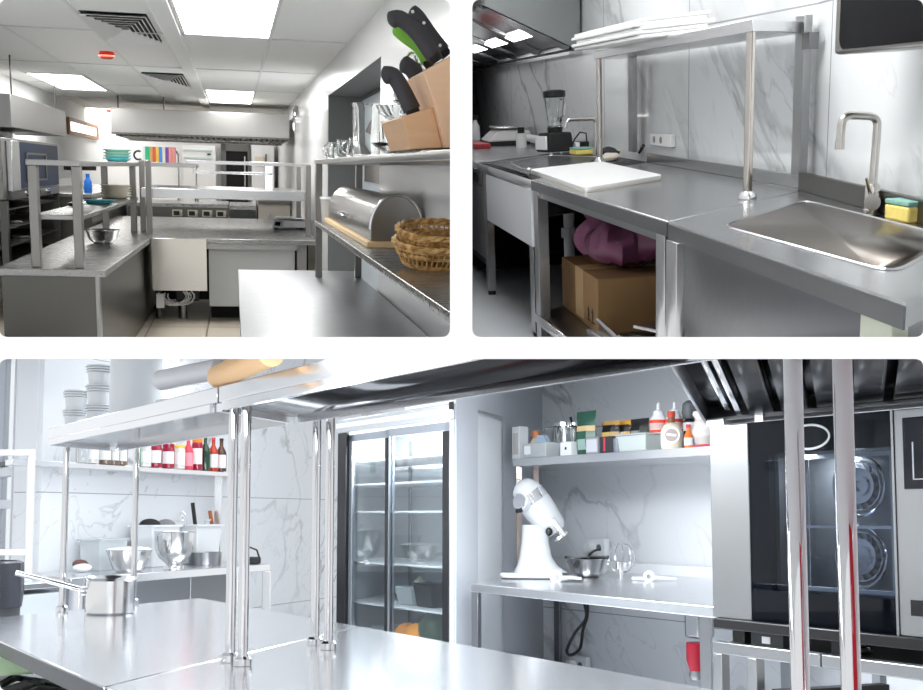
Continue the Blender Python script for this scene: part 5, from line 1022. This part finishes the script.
t = tg('tin_box', 'dark box with a red mark beside the grey box', 'box', 613, -.03); t.part('box', MB().box(-.055, .06, -.04, .06, 0, .09), pm('charcoal_box', (.035, .036, .042), .35), bevel=.004); t.part('mark', MB().box(-.02, -.008, -.042, -.04, .01, .085), LBR)
t = tg('small_tin', 'little dark tin between the dark box and the clear tub', 'tin', 620, -.06); t.part('tin', MB().lathe([(0, 0), (.022, 0), (.022, .075), (0, .075)]), pm('blue_grey', (.18, .20, .24), .3))
t = tg('storage_tub', 'long clear tub under the black packs on the right shelf', 'tub', 640, -.01); t.part('tub', MB().prism([(-.12, -.05), (.10, -.05), (.10, .06), (-.12, .06)], 0, .085, [(-.13, -.06), (.11, -.06), (.11, .07), (-.13, .07)]), pm('green_tub', (.66, .73, .72), .25, trans=.3), bevel=.006); t.part('lid', MB().box(-.132, .112, -.062, .072, .086, .095), PLC, bevel=.003)
for k, (q, vv, zz, cc, l) in enumerate(((608, .10, .095, (.55, .32, .10), 'yellow and black snack bag over the grey box'), (620, .16, .10, (.75, .38, .03), 'orange printed snack bag behind the dark box'), (634, .14, .10, (.012, .012, .014), 'black snack bag left of the white ketchup-style bottles'))):
    t = tg('snack_bag', l, 'bag', q, vv, 0); pouch(t, .075, .19, .045, pm('bag_body', cc, .3)); pouch_band(t, 'top_print', .075, .19, .045, .125, .165, BLK)
    pouch_band(t, 'print', .075, .19, .045, .10, .122, (pm('gold', (.7, .5, .15), .4), pm('cream_print', (.8, .75, .6), .5), pm('grey_print2', (.3, .3, .3), .5))[k], .55)
def sauce(k, v, label):
    t = tg('sauce_bottle', label, 'bottle', k, v); t.part('body', MB().lathe([(0, 0), (.045, 0), (.047, .02), (.046, .17), (.03, .195), (0, .195)]), PLW); t.part('label', MB().lathe([(.0475, .10), (.0475, .115)], 24).lathe([(.0472, .15), (.0472, .168)], 24), pm('scarlet', (.78, .07, .03), .5)); t.part('text_panel', MB().lathe([(.0473, .118), (.0473, .148)], 24), pm('pinkish', (.70, .48, .46), .5)); t.part('nozzle', MB().lathe([(.028, .195), (.028, .215), (.010, .225), (.007, .26), (0, .262)], 18), PLW)
sauce(656, .10, 'left white squeeze bottle with red bands'); sauce(671, .14, 'right white squeeze bottle with red bands')
t = tg('mayonnaise_jar', 'cream bottle with a round label at the front of the right shelf', 'bottle', 673, -.04); t.part('body', MB().lathe([(0, 0), (.05, 0), (.056, .02), (.056, .09), (.04, .12), (.02, .135), (0, .135)]), pm('cream_glass', (.74, .69, .55), .2)); t.part('neck', MB().cyl((0, 0, .13), (0, 0, .165), .018), pm('brown_neck', (.2, .08, .04), .4)); t.part('cap', MB().cyl((0, 0, .165), (0, 0, .195), .021), REDP)
a = math.atan2(-RP[673][1], -RP[673][0])-RZ; cx, cy = math.cos(a), math.sin(a)
l = t.part('label', MB().cyl((cx*.050, cy*.050, .068), (cx*.060, cy*.060, .068), .042, n=28), PLW); t.part('emblem', MB().cyl((cx*.0595, cy*.0595, .068), (cx*.0606, cy*.0606, .068), .033, n=28), pm('taupe', (.38, .33, .31), .5), parent=l); t.part('script', MB().bar((cx*.061-cy*.024, cy*.061+cx*.024, .066), (cx*.061+cy*.024, cy*.061-cx*.024, .072), .003, .012), PLW, parent=l)
t = tg('spice_jar', 'dark-domed jar with a white label at the back of the right shelf', 'jar', 686, .16); t.part('jar', MB().lathe([(0, 0), (.034, 0), (.034, .15), (.02, .165), (0, .165)]), pm('black_jar', (.02, .022, .025), .3)); t.part('dome', MB().lathe([(.036, .165), (.042, .20), (.036, .245), (.015, .262), (0, .264)]), pm('dark_grey_lid', (.10, .11, .12), .35)); t.part('label', MB().lathe([(.035, .10), (.035, .145)], 24), PLW)
t = tg('hot_sauce', 'little orange sauce bottle beside the cream bottle', 'bottle', 689, -.05); t.part('body', MB().lathe([(0, 0), (.022, 0), (.022, .06), (.010, .085), (.010, .1), (0, .1)]), pm('hot_orange', (.72, .16, .02), .3)); t.part('label', MB().lathe([(.0225, .012), (.0225, .05)], 18), PLW); t.part('cap', MB().cyl((0, 0, .1), (0, 0, .118), .012), LBR)
t = tg('flour_bag', 'crumpled white bag at the right end of the right shelf', 'bag', 701, .04); m = MB().ball((0, 0, .075), .075, .06, .078, 26, 16); m.v = [(x*(1+.1*math.sin(14*z/.1+y*40)), y*(1+.1*math.cos(30*x+9*z/.1)), max(0, z)) for x, y, z in m.v]; t.part('bag', m, pm('bag_paper', (.66, .62, .60), .6)); t.part('gather', MB().lathe([(.03, .14), (.05, .17), (.045, .185), (.02, .15)], 16), pm('bag_paper2', (.70, .66, .62), .6))
t = tg('pencil', 'thin red-brown stick lying in front of the white bag', 'stick', 701, -.08); t.part('stick', MB().cyl((-.05, 0, .006), (.08, 0, .006), .005), LBR)

# stand mixer with its head tipped back
t = T(D, 'stand_mixer', 'white stand mixer with its head tipped back on the bench', 'mixer', (.40, 6.52, ZC+.001), 0)
m = MB(); Pm = rounded([(-.19, -.10), (.16, -.13), (.20, .12), (-.17, .14)], .09, 8); m.prism(Pm, .004, .034); t.part('base', m, ENAM, bevel=.01)
t.part('base_pad', MB().prism(inset(Pm, .01), 0, .006), BLK)
m = MB(); S = [(.034, .155, .10, .02), (.07, .115, .085, .0), (.12, .092, .075, -.01), (.20, .078, .066, -.012), (.26, .075, .062, -.01), (.30, .080, .06, -.005)]; n = 20; vs = []; fs = []
for z, rx, ry, ox in S: vs += [(ox+.03+rx*math.copysign(abs(math.cos(2*PI*i/n))**.7, math.cos(2*PI*i/n)), ry*math.copysign(abs(math.sin(2*PI*i/n))**.7, math.sin(2*PI*i/n)), z) for i in range(n)]
for k in range(len(S)-1):
    for i in range(n): fs.append([k*n+i, k*n+(i+1) % n, (k+1)*n+(i+1) % n, (k+1)*n+i])
fs.append([(len(S)-1)*n+i for i in range(n)]); m.add(vs, fs); t.part('column', m, ENAM, bevel=.004)
ha = Vector((-.02, -.0, .475)); hb = Vector((.125, .0, .275)); ax = (hb-ha).normalized(); L = (hb-ha).length; M = Matrix.Translation(ha) @ rot_to(ax).to_4x4()
h = t.part('head', MB().lathe([(0, -.085), (.045, -.075), (.07, -.05), (.088, 0), (.094, .08), (.090, .16), (.078, L-.01), (.055, L+.02), (0, L+.03)], 32, M=M), ENAM)
t.part('trim_band', MB().lathe([(.0905, .0), (.092, .0), (.0955, .06), (.094, .06)], 32, M=M), CHR, parent=h)
nrm = Vector((-.62, -.70, .18)).normalized(); c0 = Vector((-.055, -.06, .425))
hub = t.part('hub_cover', MB().cyl(c0, c0+nrm*.035, .045, .043, 28), CHR, parent=h); 
t.part('hub_ring', MB().cyl(c0-nrm*.01, c0+nrm*.02, .055, .05, 28), ENAM, parent=h)
t.part('hub_knob', MB().cyl(c0+nrm*.03+Vector((.012, 0, -.05)), c0+nrm*.06+Vector((.005, 0, -.06)), .012), BLK, parent=h)
t.part('speed_lever', MB().ball((.09, -.085, .262), .02, .02, .024), BLK); t.part('lock_bar', MB().bar((.105, -.085, .335), (.175, -.06, .235), .03, .03), CHR, bevel=.006); t.part('beater_plate', MB().lathe([(0, 0), (.05, 0), (.05, .015), (0, .02)], 24, M=Matrix.Translation((.16, -.02, .245)) @ rot_to(ax).to_4x4()), CHR)
t.part('top_knob', MB().ball(M @ Vector((0, 0, -.09)), .012), CHR)
t = T(D, 'mixing_bowl', 'low steel bowl on the bench right of the mixer', 'bowl', (.73, 6.62, ZC+.001)); t.part('bowl', MB().lathe([(0, 0), (.06, 0), (.10, .03), (.13, .10), (.136, .105), (.132, .108), (.12, .10), (.09, .032), (0, .01)], 36), BOWL)
t.part('insert', MB().lathe([(.04, .07), (.07, .10), (.10, .115), (.08, .095)], 20), CHR)
t = T(D, 'balloon_whisk', 'big wire whisk attachment standing beside the low steel bowl', 'whisk', (.905, 6.55, ZC+.001))
for q in range(5): t.part('wire', MB().tube([(.075*math.sin(a)**.8*math.cos(q*PI/5), .075*math.sin(a)**.8*math.sin(q*PI/5), .03+.165*(1-math.cos(a))/2) for a in [i*PI/14 for i in range(15)]], .0028, 6), CHR)
t.part('shaft', MB().cyl((0, 0, 0), (0, 0, .05), .014), CHR); t.part('collar', MB().lathe([(.03, .05), (.03, .09), (.01, .09)], 20), CHR)
t = T(D, 'dough_hook', 'white dough hook lying at the front edge of the bench', 'mixer attachment', (.56, 6.15, ZC+.001)); t.part('ring', MB().tube([(-.055+.024*math.cos(a), 0, .028+.024*math.sin(a)) for a in [2*PI*i/16 for i in range(16)]], .01, 8, True), PLW); t.part('hook', MB().tube([(-.03, 0, .02), (.03, .02, .022), (.08, 0, .018)], [.014, .010, .008], 8), ENAM); t.part('hub', MB().cyl((-.055, -.02, .028), (-.055, .02, .028), .016), CHR)
t = T(D, 'flat_beater', 'white beater lying on the bench near the whisk', 'mixer attachment', (1.05, 6.2, ZC+.001)); t.part('blade', MB().tube([(-.02, 0, .02), (.04, .02, .015), (.11, .03, .012)], [.016, .011, .006], 8), PLW); t.part('hub', MB().tube([(-.045+.022*math.cos(a), 0, .026+.022*math.sin(a)) for a in [2*PI*i/14 for i in range(14)]], .01, 8, True), PLW); t.part('arm', MB().tube([(-.06, .02, .014), (-.12, .08, .012)], .010, 8), PLW)
def lead(P, label, r=.008, name='power_cord'):
    P = [Vector(p) for p in P]; Q = []
    for i in range(len(P)-1):
        p0, p1, p2, p3 = P[max(0, i-1)], P[i], P[i+1], P[min(len(P)-1, i+2)]
        for k in range(6): u = k/6; Q.append(.5*((2*p1)+(p2-p0)*u+(2*p0-5*p1+4*p2-p3)*u*u+(3*p1-p0-3*p2+p3)*u**3))
    Q.append(P[-1]); t = T(D, name, label, 'cord', P[0]); m = MB().tube([q-P[0] for q in Q], r, 8); t.part('cord', m, BLK); return t
lead([(.60, 6.62, -.235), (.68, 6.84, -.25), (.76, 7.05, -.29), (.80, 7.25, -.335)], 'black mixer cord running behind the low steel bowl')
t = lead([(0.777, 7.200, -0.273), (0.839, 7.300, -0.220), (0.921, 7.400, -0.210)], 'short black lead with a plug above the low steel bowl'); t.part('plug', MB().cyl((.12, .2, .07), (.19, .25, .07), .024), BLK)
lead([(0.773, 7.300, -0.533), (0.785, 7.300, -0.638), (0.715, 7.300, -0.731), (0.664, 7.300, -0.837), (0.689, 7.300, -0.868), (0.746, 7.300, -0.824), (0.765, 7.300, -0.713), (0.791, 7.300, -0.632), (0.798, 7.300, -0.539)], 'black cord looping down under the bench', .010)
def wall_socket(p, label, holes=1):
    t = T(D, 'wall_socket', label, 'socket', p, RZ); t.part('plate', MB().box(-.085, .085, -.045, 0, -.055, .055), PLW, bevel=.008); t.part('hole', MB().cyl((.03, -.05, 0), (.03, -.044, 0), .02), pm('slate', (.12, .13, .14), .5)); t.part('plug', MB().cyl((-.04, -.09, 0), (-.04, -.044, 0), .03), PLW); return t
wall_socket((.79, 7.58, -.96), 'white socket low on the marble wall under the bench'); wall_socket((.90, 7.42, -.20), 'white socket on the marble wall behind the whisk')
t = T(D, 'industrial_plug', 'red industrial plug and grey socket by the right bench leg', 'plug', (1.10, 5.45, -.62), RZ); t.part('socket_box', MB().box(-.05, .05, -.03, .08, .05, .20), ST3D, bevel=.015); t.part('cap', MB().lathe([(0, -.11), (.03, -.10), (.046, -.05), (.046, .03), (0, .03)]), pm('crimson', (.50, .005, .03), .35)); t.part('ring', MB().lathe([(.03, -.14), (.036, -.12), (.03, -.10)], 20), ST3D)
t.part('bracket', MB().box(-.03, .12, .02, .05, .10, .16), ST3D)

# combi oven on its stand, hood above
t = T(D, 'combi_oven', 'large combi oven with a dark glass door at the right', 'oven', (.953, 4.4, -.385), RZ)
Hh = .729; m = MB(); m.box(0, 1.25, .86, .9, 0, Hh).box(0, .02, .04, .9, 0, Hh).box(0, 1.25, .04, .9, Hh-.03, Hh).box(0, 1.25, .04, .9, 0, .05).box(.86, 1.25, .04, .9, .05, Hh-.03)
t.part('body', m, STOV)
t.part('side_strip', MB().box(0, .193, 0, .04, .004, Hh), STOV, bevel=.004, label='brushed steel left strip')
fm = MB(); fm.box(.195, .283, .008, .04, .004, Hh).box(.797, .806, .008, .04, .004, Hh).box(.283, .797, .008, .04, .610, Hh).box(.283, .797, .008, .04, .004, .120)
dr = t.part('door', fm, pm('oven_black', (.010, .013, .018), .12, spec=.15)); t.part('glass', MB().box(.194, .808, .0, .006, .004, Hh-.004), OVG, parent=dr)
t.part('door_edge', MB().box(.806, .815, -.004, .04, .002, Hh), STOV, parent=dr)
cv = MB(); cv.box(.30, .86, .17, .19, .08, .65); t.part('cavity_back', cv, pm('cavity_grey', (.26, .27, .27), .4, .3, var=.2, vscale=40))
cv = MB(); cv.box(.283, .30, .04, .19, .08, .65).box(.83, .86, .04, .19, .08, .65).box(.283, .86, .04, .19, .62, .65).box(.283, .86, .04, .19, .06, .09); t.part('cavity_wall', cv, pm('cavity_dark', (.16, .165, .17), .4, .5))
t.part('gasket', MB().box(.765, .795, .041, .05, .14, .60).box(.40, .795, .041, .05, .585, .60).box(.40, .795, .041, .05, .125, .14), pm('pale_gasket', (.55, .57, .58), .5)); t.part('divider', MB().box(.30, .80, .06, .09, .342, .352), CHR)
for z in (.49, .245):
    f = t.part('fan', MB().lathe([(.0, 0), (.02, 0), (.02, .012), (.035, .012), (.035, .0), (.05, 0), (.05, .012), (.062, .012), (.062, 0)], 32, (.564, .155, z), M=Matrix.Rotation(PI/2, 4, 'X')), CHR)
    t.part('fan_ring', MB().tube([(.564+.105*math.cos(a), .145, z+.105*math.sin(a)) for a in [2*PI*i/36 for i in range(36)]], .006, 8, True).tube([(.564+.085*math.cos(a), .15, z+.085*math.sin(a)) for a in [2*PI*i/36 for i in range(36)]], .004, 6, True), CHR, parent=f)
    b_ = MB()
    for q in range(14): a = 2*PI*q/14; b_.bar((.564+.06*math.cos(a), .158, z+.06*math.sin(a)), (.564+.084*math.cos(a+.2), .158, z+.084*math.sin(a+.2)), .004, .012)
    t.part('fan_blade', b_, STOV, parent=f)
m = MB()
for x in (.325, .365, .40): m.cyl((x, .08, .12), (x, .08, .60), .004)
for k in range(7): m.box(.30, .345, .07, .09, .15+k*.065, .162+k*.065)
t.part('tray_rack', m, CHR)
m = MB().tube([(.475+.085*math.cos(a), -.002, .575+.042*math.sin(a)+.085) for a in [2*PI*i/40 for i in range(40)]], .0042, 8, True); m.v = [(x, y*.4, z) for x, y, z in m.v]
t.part('badge', m, PLW)
t.part('control_panel', MB().box(.815, 1.25, 0, .04, .004, Hh), STOV, bevel=.004); d = t.part('display', MB().box(.85, 1.2, -.005, .0, .47, .70), pm('display_black', (.01, .012, .02), .12), bevel=.004); t.part('display_mark', MB().box(.885, .93, -.007, -.004, .50, .503).box(.885, .889, -.007, -.004, .50, .62), PLW, parent=d)
t.part('port', MB().box(.86, .95, -.004, .0, .07, .12), BLK); t.part('drip_tray', MB().box(.02, 1.25, -.02, .05, -.035, .003), BLK, bevel=.004)
for x in (.10, .55, 1.05): t.part('foot', MB().box(x-.03, x+.03, .03, .10, -.10, -.002), BLK)
t.part('junction', MB().box(.17, .32, .02, .12, -.09, -.035), pm('dark_box', (.03, .032, .036), .4)); t.part('sticker', MB().box(.225, .262, .016, .02, -.075, -.05), PLW)
t = T(D, 'oven_stand', 'square-tube steel stand under the large combi oven', 'stand', (.953, 4.4, ZF), RZ)
zr = .735; w = .022
t.part('rail', MB().box(.0, .50, -.005, .04, zr, zr+.045), STOV, bevel=.004); t.part('rail', MB().box(.505, 1.3, -.005, .04, zr, zr+.045), STOV, bevel=.004)
for x in (0.0, .17, .9): t.part('leg', MB().box(x, x+.045, -.004, .04, 0, zr), STOV, bevel=.003)
for x in (.0, .80): t.part('leg', MB().box(x+.1, x+.14, .80, .84, 0, zr), ST3D)
t.part('tray_runner', MB().bar((.30, .0, .62), (.42, .45, .62), .05, .03), BLK); t.part('tray_runner', MB().bar((.34, -.02, .55), (.75, .6, .55), .05, .03), BLK); t.part('shelf', MB().box(.05, 1.2, .1, .8, .40, .42), ST3D); t.part('top_plate', MB().box(.04, 1.2, .05, .84, zr+.03, zr+.045), BLKM)
t = T(D, 'oven_knob_valve', 'dark valve lying on the stand under the oven', 'valve', (*dv((.953, 4.4), .66, .12), ZF+.781), RZ); t.part('body', MB().lathe([(0, 0), (.04, 0), (.045, .012), (.02, .02), (0, .022)]), BLK); t.part('ring', MB().tube([(.03*math.cos(a), .03*math.sin(a), .02) for a in [2*PI*i/18 for i in range(18)]], .004, 6, True), CHR)
t = T(D, 'extractor_hood', 'black slanted extractor hood with filters above the combi oven', 'extractor hood', (1.0, 4.0, .4))
K0 = (.97, 4.5)
def hk(u, k): p = (K0[0]+dx*u-ex*k, K0[1]+dy*u-ey*k); return (p[0], p[1], .372+.122*k)
m = MB(); 
def hslab(m, u0, u1, k0, k1, d0, d1):
    P = [hk(u0, k0), hk(u1, k0), hk(u1, k1), hk(u0, k1)]; m.add([(p[0], p[1], p[2]+d0) for p in P]+[(p[0], p[1], p[2]+d1) for p in P], [[0, 1, 2, 3], [7, 6, 5, 4], [0, 1, 5, 4], [1, 2, 6, 5], [2, 3, 7, 6], [3, 0, 4, 7]])
hslab(m, 0, 2.2, 0, 1.9, .055, .07); t.ab('canopy', m, HOOD)
m = MB(); hslab(m, -.015, .0, 0, 1.9, -.012, .4); t.ab('end_panel', m, pm('hood_edge', (.42, .43, .45), .35, 1.)); m = MB(); hslab(m, 0, 2.2, -.02, .0, -.015, .4); hslab(m, 0, 2.2, 0, .05, -.015, .0); t.ab('rim', m, ST3D)
m = MB(); hslab(m, .16, .185, .05, 1.8, -.004, .05); hslab(m, .10, .125, .05, 1.8, .02, .05); t.ab('divider', m, ST3B)
for k in range(10):
    u0 = .22+k*.155; m = MB(); hslab(m, u0, u0+.105, .06, 1.7, .0, .02); hslab(m, u0+.105, u0+.115, .06, 1.7, .0, .05); t.ab('baffle', m, HOOD)
t.ab('chute', MB().prism([dv(K0, .0, .02), dv(K0, 2.2, .02), dv(K0, 2.2, .06), dv(K0, 0, .06)], .36, 1.2), HOOD)
t.ab('bracket', MB().prism([dv(K0, .245, -.06), dv(K0, .285, -.06), dv(K0, .285, -.03), dv(K0, .245, -.03)], .345, .405), ST3B); t.ab('bracket', MB().prism([dv(K0, .0, -.06), dv(K0, .09, -.06), dv(K0, .09, .0), dv(K0, .0, .0)], .346, .372), ST3B)
# =================================================================== the building: white front wall with three openings, partitions between the kitchens
PX0, PY0, FL0, DF = 461.5, 420.0, 1150.0, 1.2     # lens axis and focal length in frame pixels, distance of the front wall
def fw(px, py, d=DF): return ((px-PX0)/FL0*d, d, -(py-PY0)/FL0*d)
FAC = pm('white_front', (.94, .94, .94), .7); PAINT = pm('white_partition', (.80, .80, .80), .7)
def opening(l, t, r, b, rad, grow=0.):
    P = rounded([(l, t), (r, t), (r, b), (l, b)], rad, 8); out = []
    for px, py in P:
        x, y, z = fw(px, py); cx, _, cz = fw((l+r)/2, (t+b)/2); sx = (1 if px > (l+r)/2 else -1); sz = (1 if py < (t+b)/2 else -1)
        out.append((x+sx*grow, z+sz*grow))
    return out
wins = [(-.5, -.5, 450, 337), (472.3, -.5, 923.5, 337), (-.5, 359, 923.5, 691)]
def facade(y, grow):
    bm = bmesh.new(); E = []; loops = []
    o = [(-1.5, 1.4), (1.5, 1.4), (1.5, -1.2), (-1.5, -1.2)]
    for loop in [o]+[opening(*w, 9, grow) for w in wins]:
        vv = [bm.verts.new((p[0], y, p[1])) for p in loop]; loops.append(vv); E += [bm.edges.new((vv[i], vv[(i+1) % len(vv)])) for i in range(len(vv))]
    bmesh.ops.triangle_fill(bm, edges=E, use_beauty=True, normal=(0, -1, 0)); bm.verts.index_update()
    r = ([v.co[:] for v in bm.verts], [[v.index for v in f.verts] for f in bm.faces], [[v.index for v in l] for l in loops]); bm.free(); return r
va, fa, la = facade(DF, 0); vb, fb, lb = facade(DF+.012, .0075)
m = MB(); n = len(va); m.add(va+vb, fa+[[i+n for i in f[::-1]] for f in fb]+[[a[i], a[(i+1) % len(a)], b[(i+1) % len(b)]+n, b[i]+n] for a, b in zip(la, lb) for i in range(len(a))])
struct(IDROOM, 'wall_front', m, FAC)
def wedge(pxs, pys, d0, d1):   # solid partition that widens with distance
    (x0, x1), (y0, y1) = pxs, pys
    v = [fw(x, y, d) for d in (d0, d1) for x, y in ((x0, y0), (x1, y0), (x1, y1), (x0, y1))]
    return MB().add(v, [[0, 1, 2, 3], [7, 6, 5, 4], [0, 4, 5, 1], [1, 5, 6, 2], [2, 6, 7, 3], [3, 7, 4, 0]])
struct(IDROOM, 'wall_divider', wedge((459, 463.5), (-330, 346), DF+.012, 29), PAINT)
struct(IDROOM, 'floor_slab', wedge((-150, 1100), (346, 350.5), DF+.012, 29), PAINT)
struct(IDROOM, 'wall_side', MB().box(.76, .80, DF+.012, 1.75, -.9, .08), PAINT)
# unseen red box added inside the front wall for red reflections in the posts
t = Thing(IDROOM, 'red_reflection_box', 'red box added on the inner face of the front wall for reflections', 'cabinet', (.585, DF+.013, -.14))
t.part('case', MB().box(-.075, .12, 0, .05, -.40, .40), pm('signal_red', (.65, .01, .03), .4), bevel=.005); t.part('handle', MB().box(-.06, -.045, .05, .06, -.05, .05), CHR)

# ceilings of the two other kitchens and unseen lamps added to brighten the rooms
struct(B, 'ceiling', MB().box(-1.2, 2.4, 1.9, 17, 1.5, 1.55), PAINT)
def area(room, name, loc, size, power, rot=(0, 0, 0), col=(1, 1, 1)):
    l = bpy.data.lights.new(name, 'AREA'); l.shape = 'RECTANGLE'; l.size, l.size_y = size; l.energy = power; l.color = col
    o = bpy.data.objects.new(name, l); C.objects.link(o); o.matrix_world = room.M @ Matrix.Translation(loc) @ Matrix.Rotation(rot[2], 4, 'Z') @ Matrix.Rotation(rot[0], 4, 'X') @ Matrix.Rotation(rot[1], 4, 'Y'); return o
area(B, 'ceiling_fill', (.6, 4.2, 1.45), (.8, 2.0), 125); area(B, 'ceiling_fill', (1.35, 6.9, 1.45), (.5, 1.6), 30)
area(A, 'ceiling_fill', (.0, 5.6, .93), (.6, 1.0), 5); area(A, 'ceiling_fill', (-1.2, 12.0, .93), (.5, 2.5), 55); area(A, 'ceiling_fill', (-.3, 22.5, .93), (1.5, 3.0), 34); area(A, 'ceiling_fill', (.4, 13.0, .93), (.4, 2.0), 30)  # extra fill lights, unseen, added beside the ceiling panels
def slab_fill(x, y, sx, sy, p):   # unseen fill light added flush in the underside of the slab
    z = -(351.5-PY0)/FL0*y; a = math.atan2(-(351.5-PY0)/FL0, 1)
    l = bpy.data.lights.new('slab_fill', 'AREA'); l.shape = 'RECTANGLE'; l.size, l.size_y = sx, sy; l.energy = p; l.color = (.93, .97, 1)
    o = bpy.data.objects.new('slab_fill', l); C.objects.link(o); o.matrix_world = Matrix.Translation((x, y, z-.004)) @ Matrix.Rotation(a, 4, 'X')
slab_fill(-.9, 5.2, 1.6, .8, 54); slab_fill(.2, 4.6, .9, .7, 66); slab_fill(-1.2, 8.0, 2.0, 1.2, 24); slab_fill(-1.7, 4.7, .7, .5, 12); slab_fill(-2.15, 6.0, .6, .5, 6); slab_fill(-.5, 2.1, 1.0, .5, 22)
# oven lamp and fridge lamp
area(D, 'oven_lamp', (*dv((.953, 4.4), .55, .12), .215), (.3, .05), 4); area(D, 'fridge_lamp', (*fr(.67, .25), .555), (.5, .12), 65, (0, 0, RZ))
# daylight
w = bpy.data.worlds.new('world'); SC.world = w; w.use_nodes = True; bg = w.node_tree.nodes['Background']; bg.inputs[0].default_value = (.97, .985, 1, 1); bg.inputs[1].default_value = 1.15

# trim everything at the partitions it runs into
def clip_room(room):
    l, t_, r, b = room.win; mg = 8.6
    planes = []
    if l > 100: planes.append((Vector((fw(l-mg, 0)[0], DF, 0)), -1, 'x'))
    if r < 800: planes.append((Vector((fw(r+mg, 0)[0], DF, 0)), 1, 'x'))
    if t_ > 100: planes.append((Vector((0, DF, fw(0, t_-mg+1)[2])), 1, 'z'))
    if b < 600: planes.append((Vector((0, DF, fw(0, b+mg-1)[2])), -1, 'z'))
    bpy.context.view_layer.update()
    for o in list(room.all):
        W = o.matrix_world; bb = [W @ Vector(c) for c in o.bound_box]; cut = []
        for p, s, axn in planes:
            nv = Vector((p.y, -p.x, 0)) if axn == 'x' else Vector((0, -p.z, p.y)); nv = nv*s; nv.normalize()
            ds = [v.dot(nv) for v in bb]
            if max(ds) > 0: cut.append((nv, min(ds) >= 0))
        if not cut: continue
        if any(c[1] for c in cut): o['_gone'] = 1; continue
        me = o.data.copy() if o.data.users > 1 else o.data; o.data = me; bm = bmesh.new(); bm.from_mesh(me); inv = W.inverted()
        for nv, _ in cut:
            bmesh.ops.bisect_plane(bm, geom=bm.verts[:]+bm.edges[:]+bm.faces[:], plane_co=inv @ Vector((0, 0, 0)), plane_no=(W.to_3x3().transposed() @ nv).normalized(), clear_outer=True)
            bmesh.ops.holes_fill(bm, edges=[e for e in bm.edges if e.is_boundary], sides=0) if len(bm.faces) < 400 and o.get('kind') != 'structure' and not o.name.startswith('window') else None
        if not len(bm.faces): o['_gone'] = 1
        bm.to_mesh(me); bm.free()
    for o in list(room.all):
        if o.get('_gone'): room.all.remove(o); bpy.data.objects.remove(o)
for rm in (A, B, D): clip_room(rm)
for o in list(bpy.data.objects):     # nothing left of a thing that stood wholly beyond a partition
    if o.type == 'EMPTY' and not o.children: bpy.data.objects.remove(o)

# =================================================================== camera and picture settings
cam = bpy.data.cameras.new('camera'); co = bpy.data.objects.new('camera', cam); C.objects.link(co); SC.camera = co
co.matrix_world = Matrix.Rotation(PI/2, 4, 'X'); cam.sensor_fit = 'HORIZONTAL'; cam.sensor_width = 36; cam.lens = 36*FL0/923; cam.clip_start = .05; cam.clip_end = 200
cam.shift_x = 0; cam.shift_y = (PY0-345)/923
SC.view_settings.view_transform = 'Standard'; SC.view_settings.look = 'None'; SC.view_settings.exposure = 0; SC.view_settings.gamma = 1; SC.view_settings.use_curve_mapping = False
SC.cycles.max_bounces = 10; SC.cycles.diffuse_bounces = 4; SC.cycles.glossy_bounces = 5; SC.cycles.transmission_bounces = 8; SC.cycles.transparent_max_bounces = 16
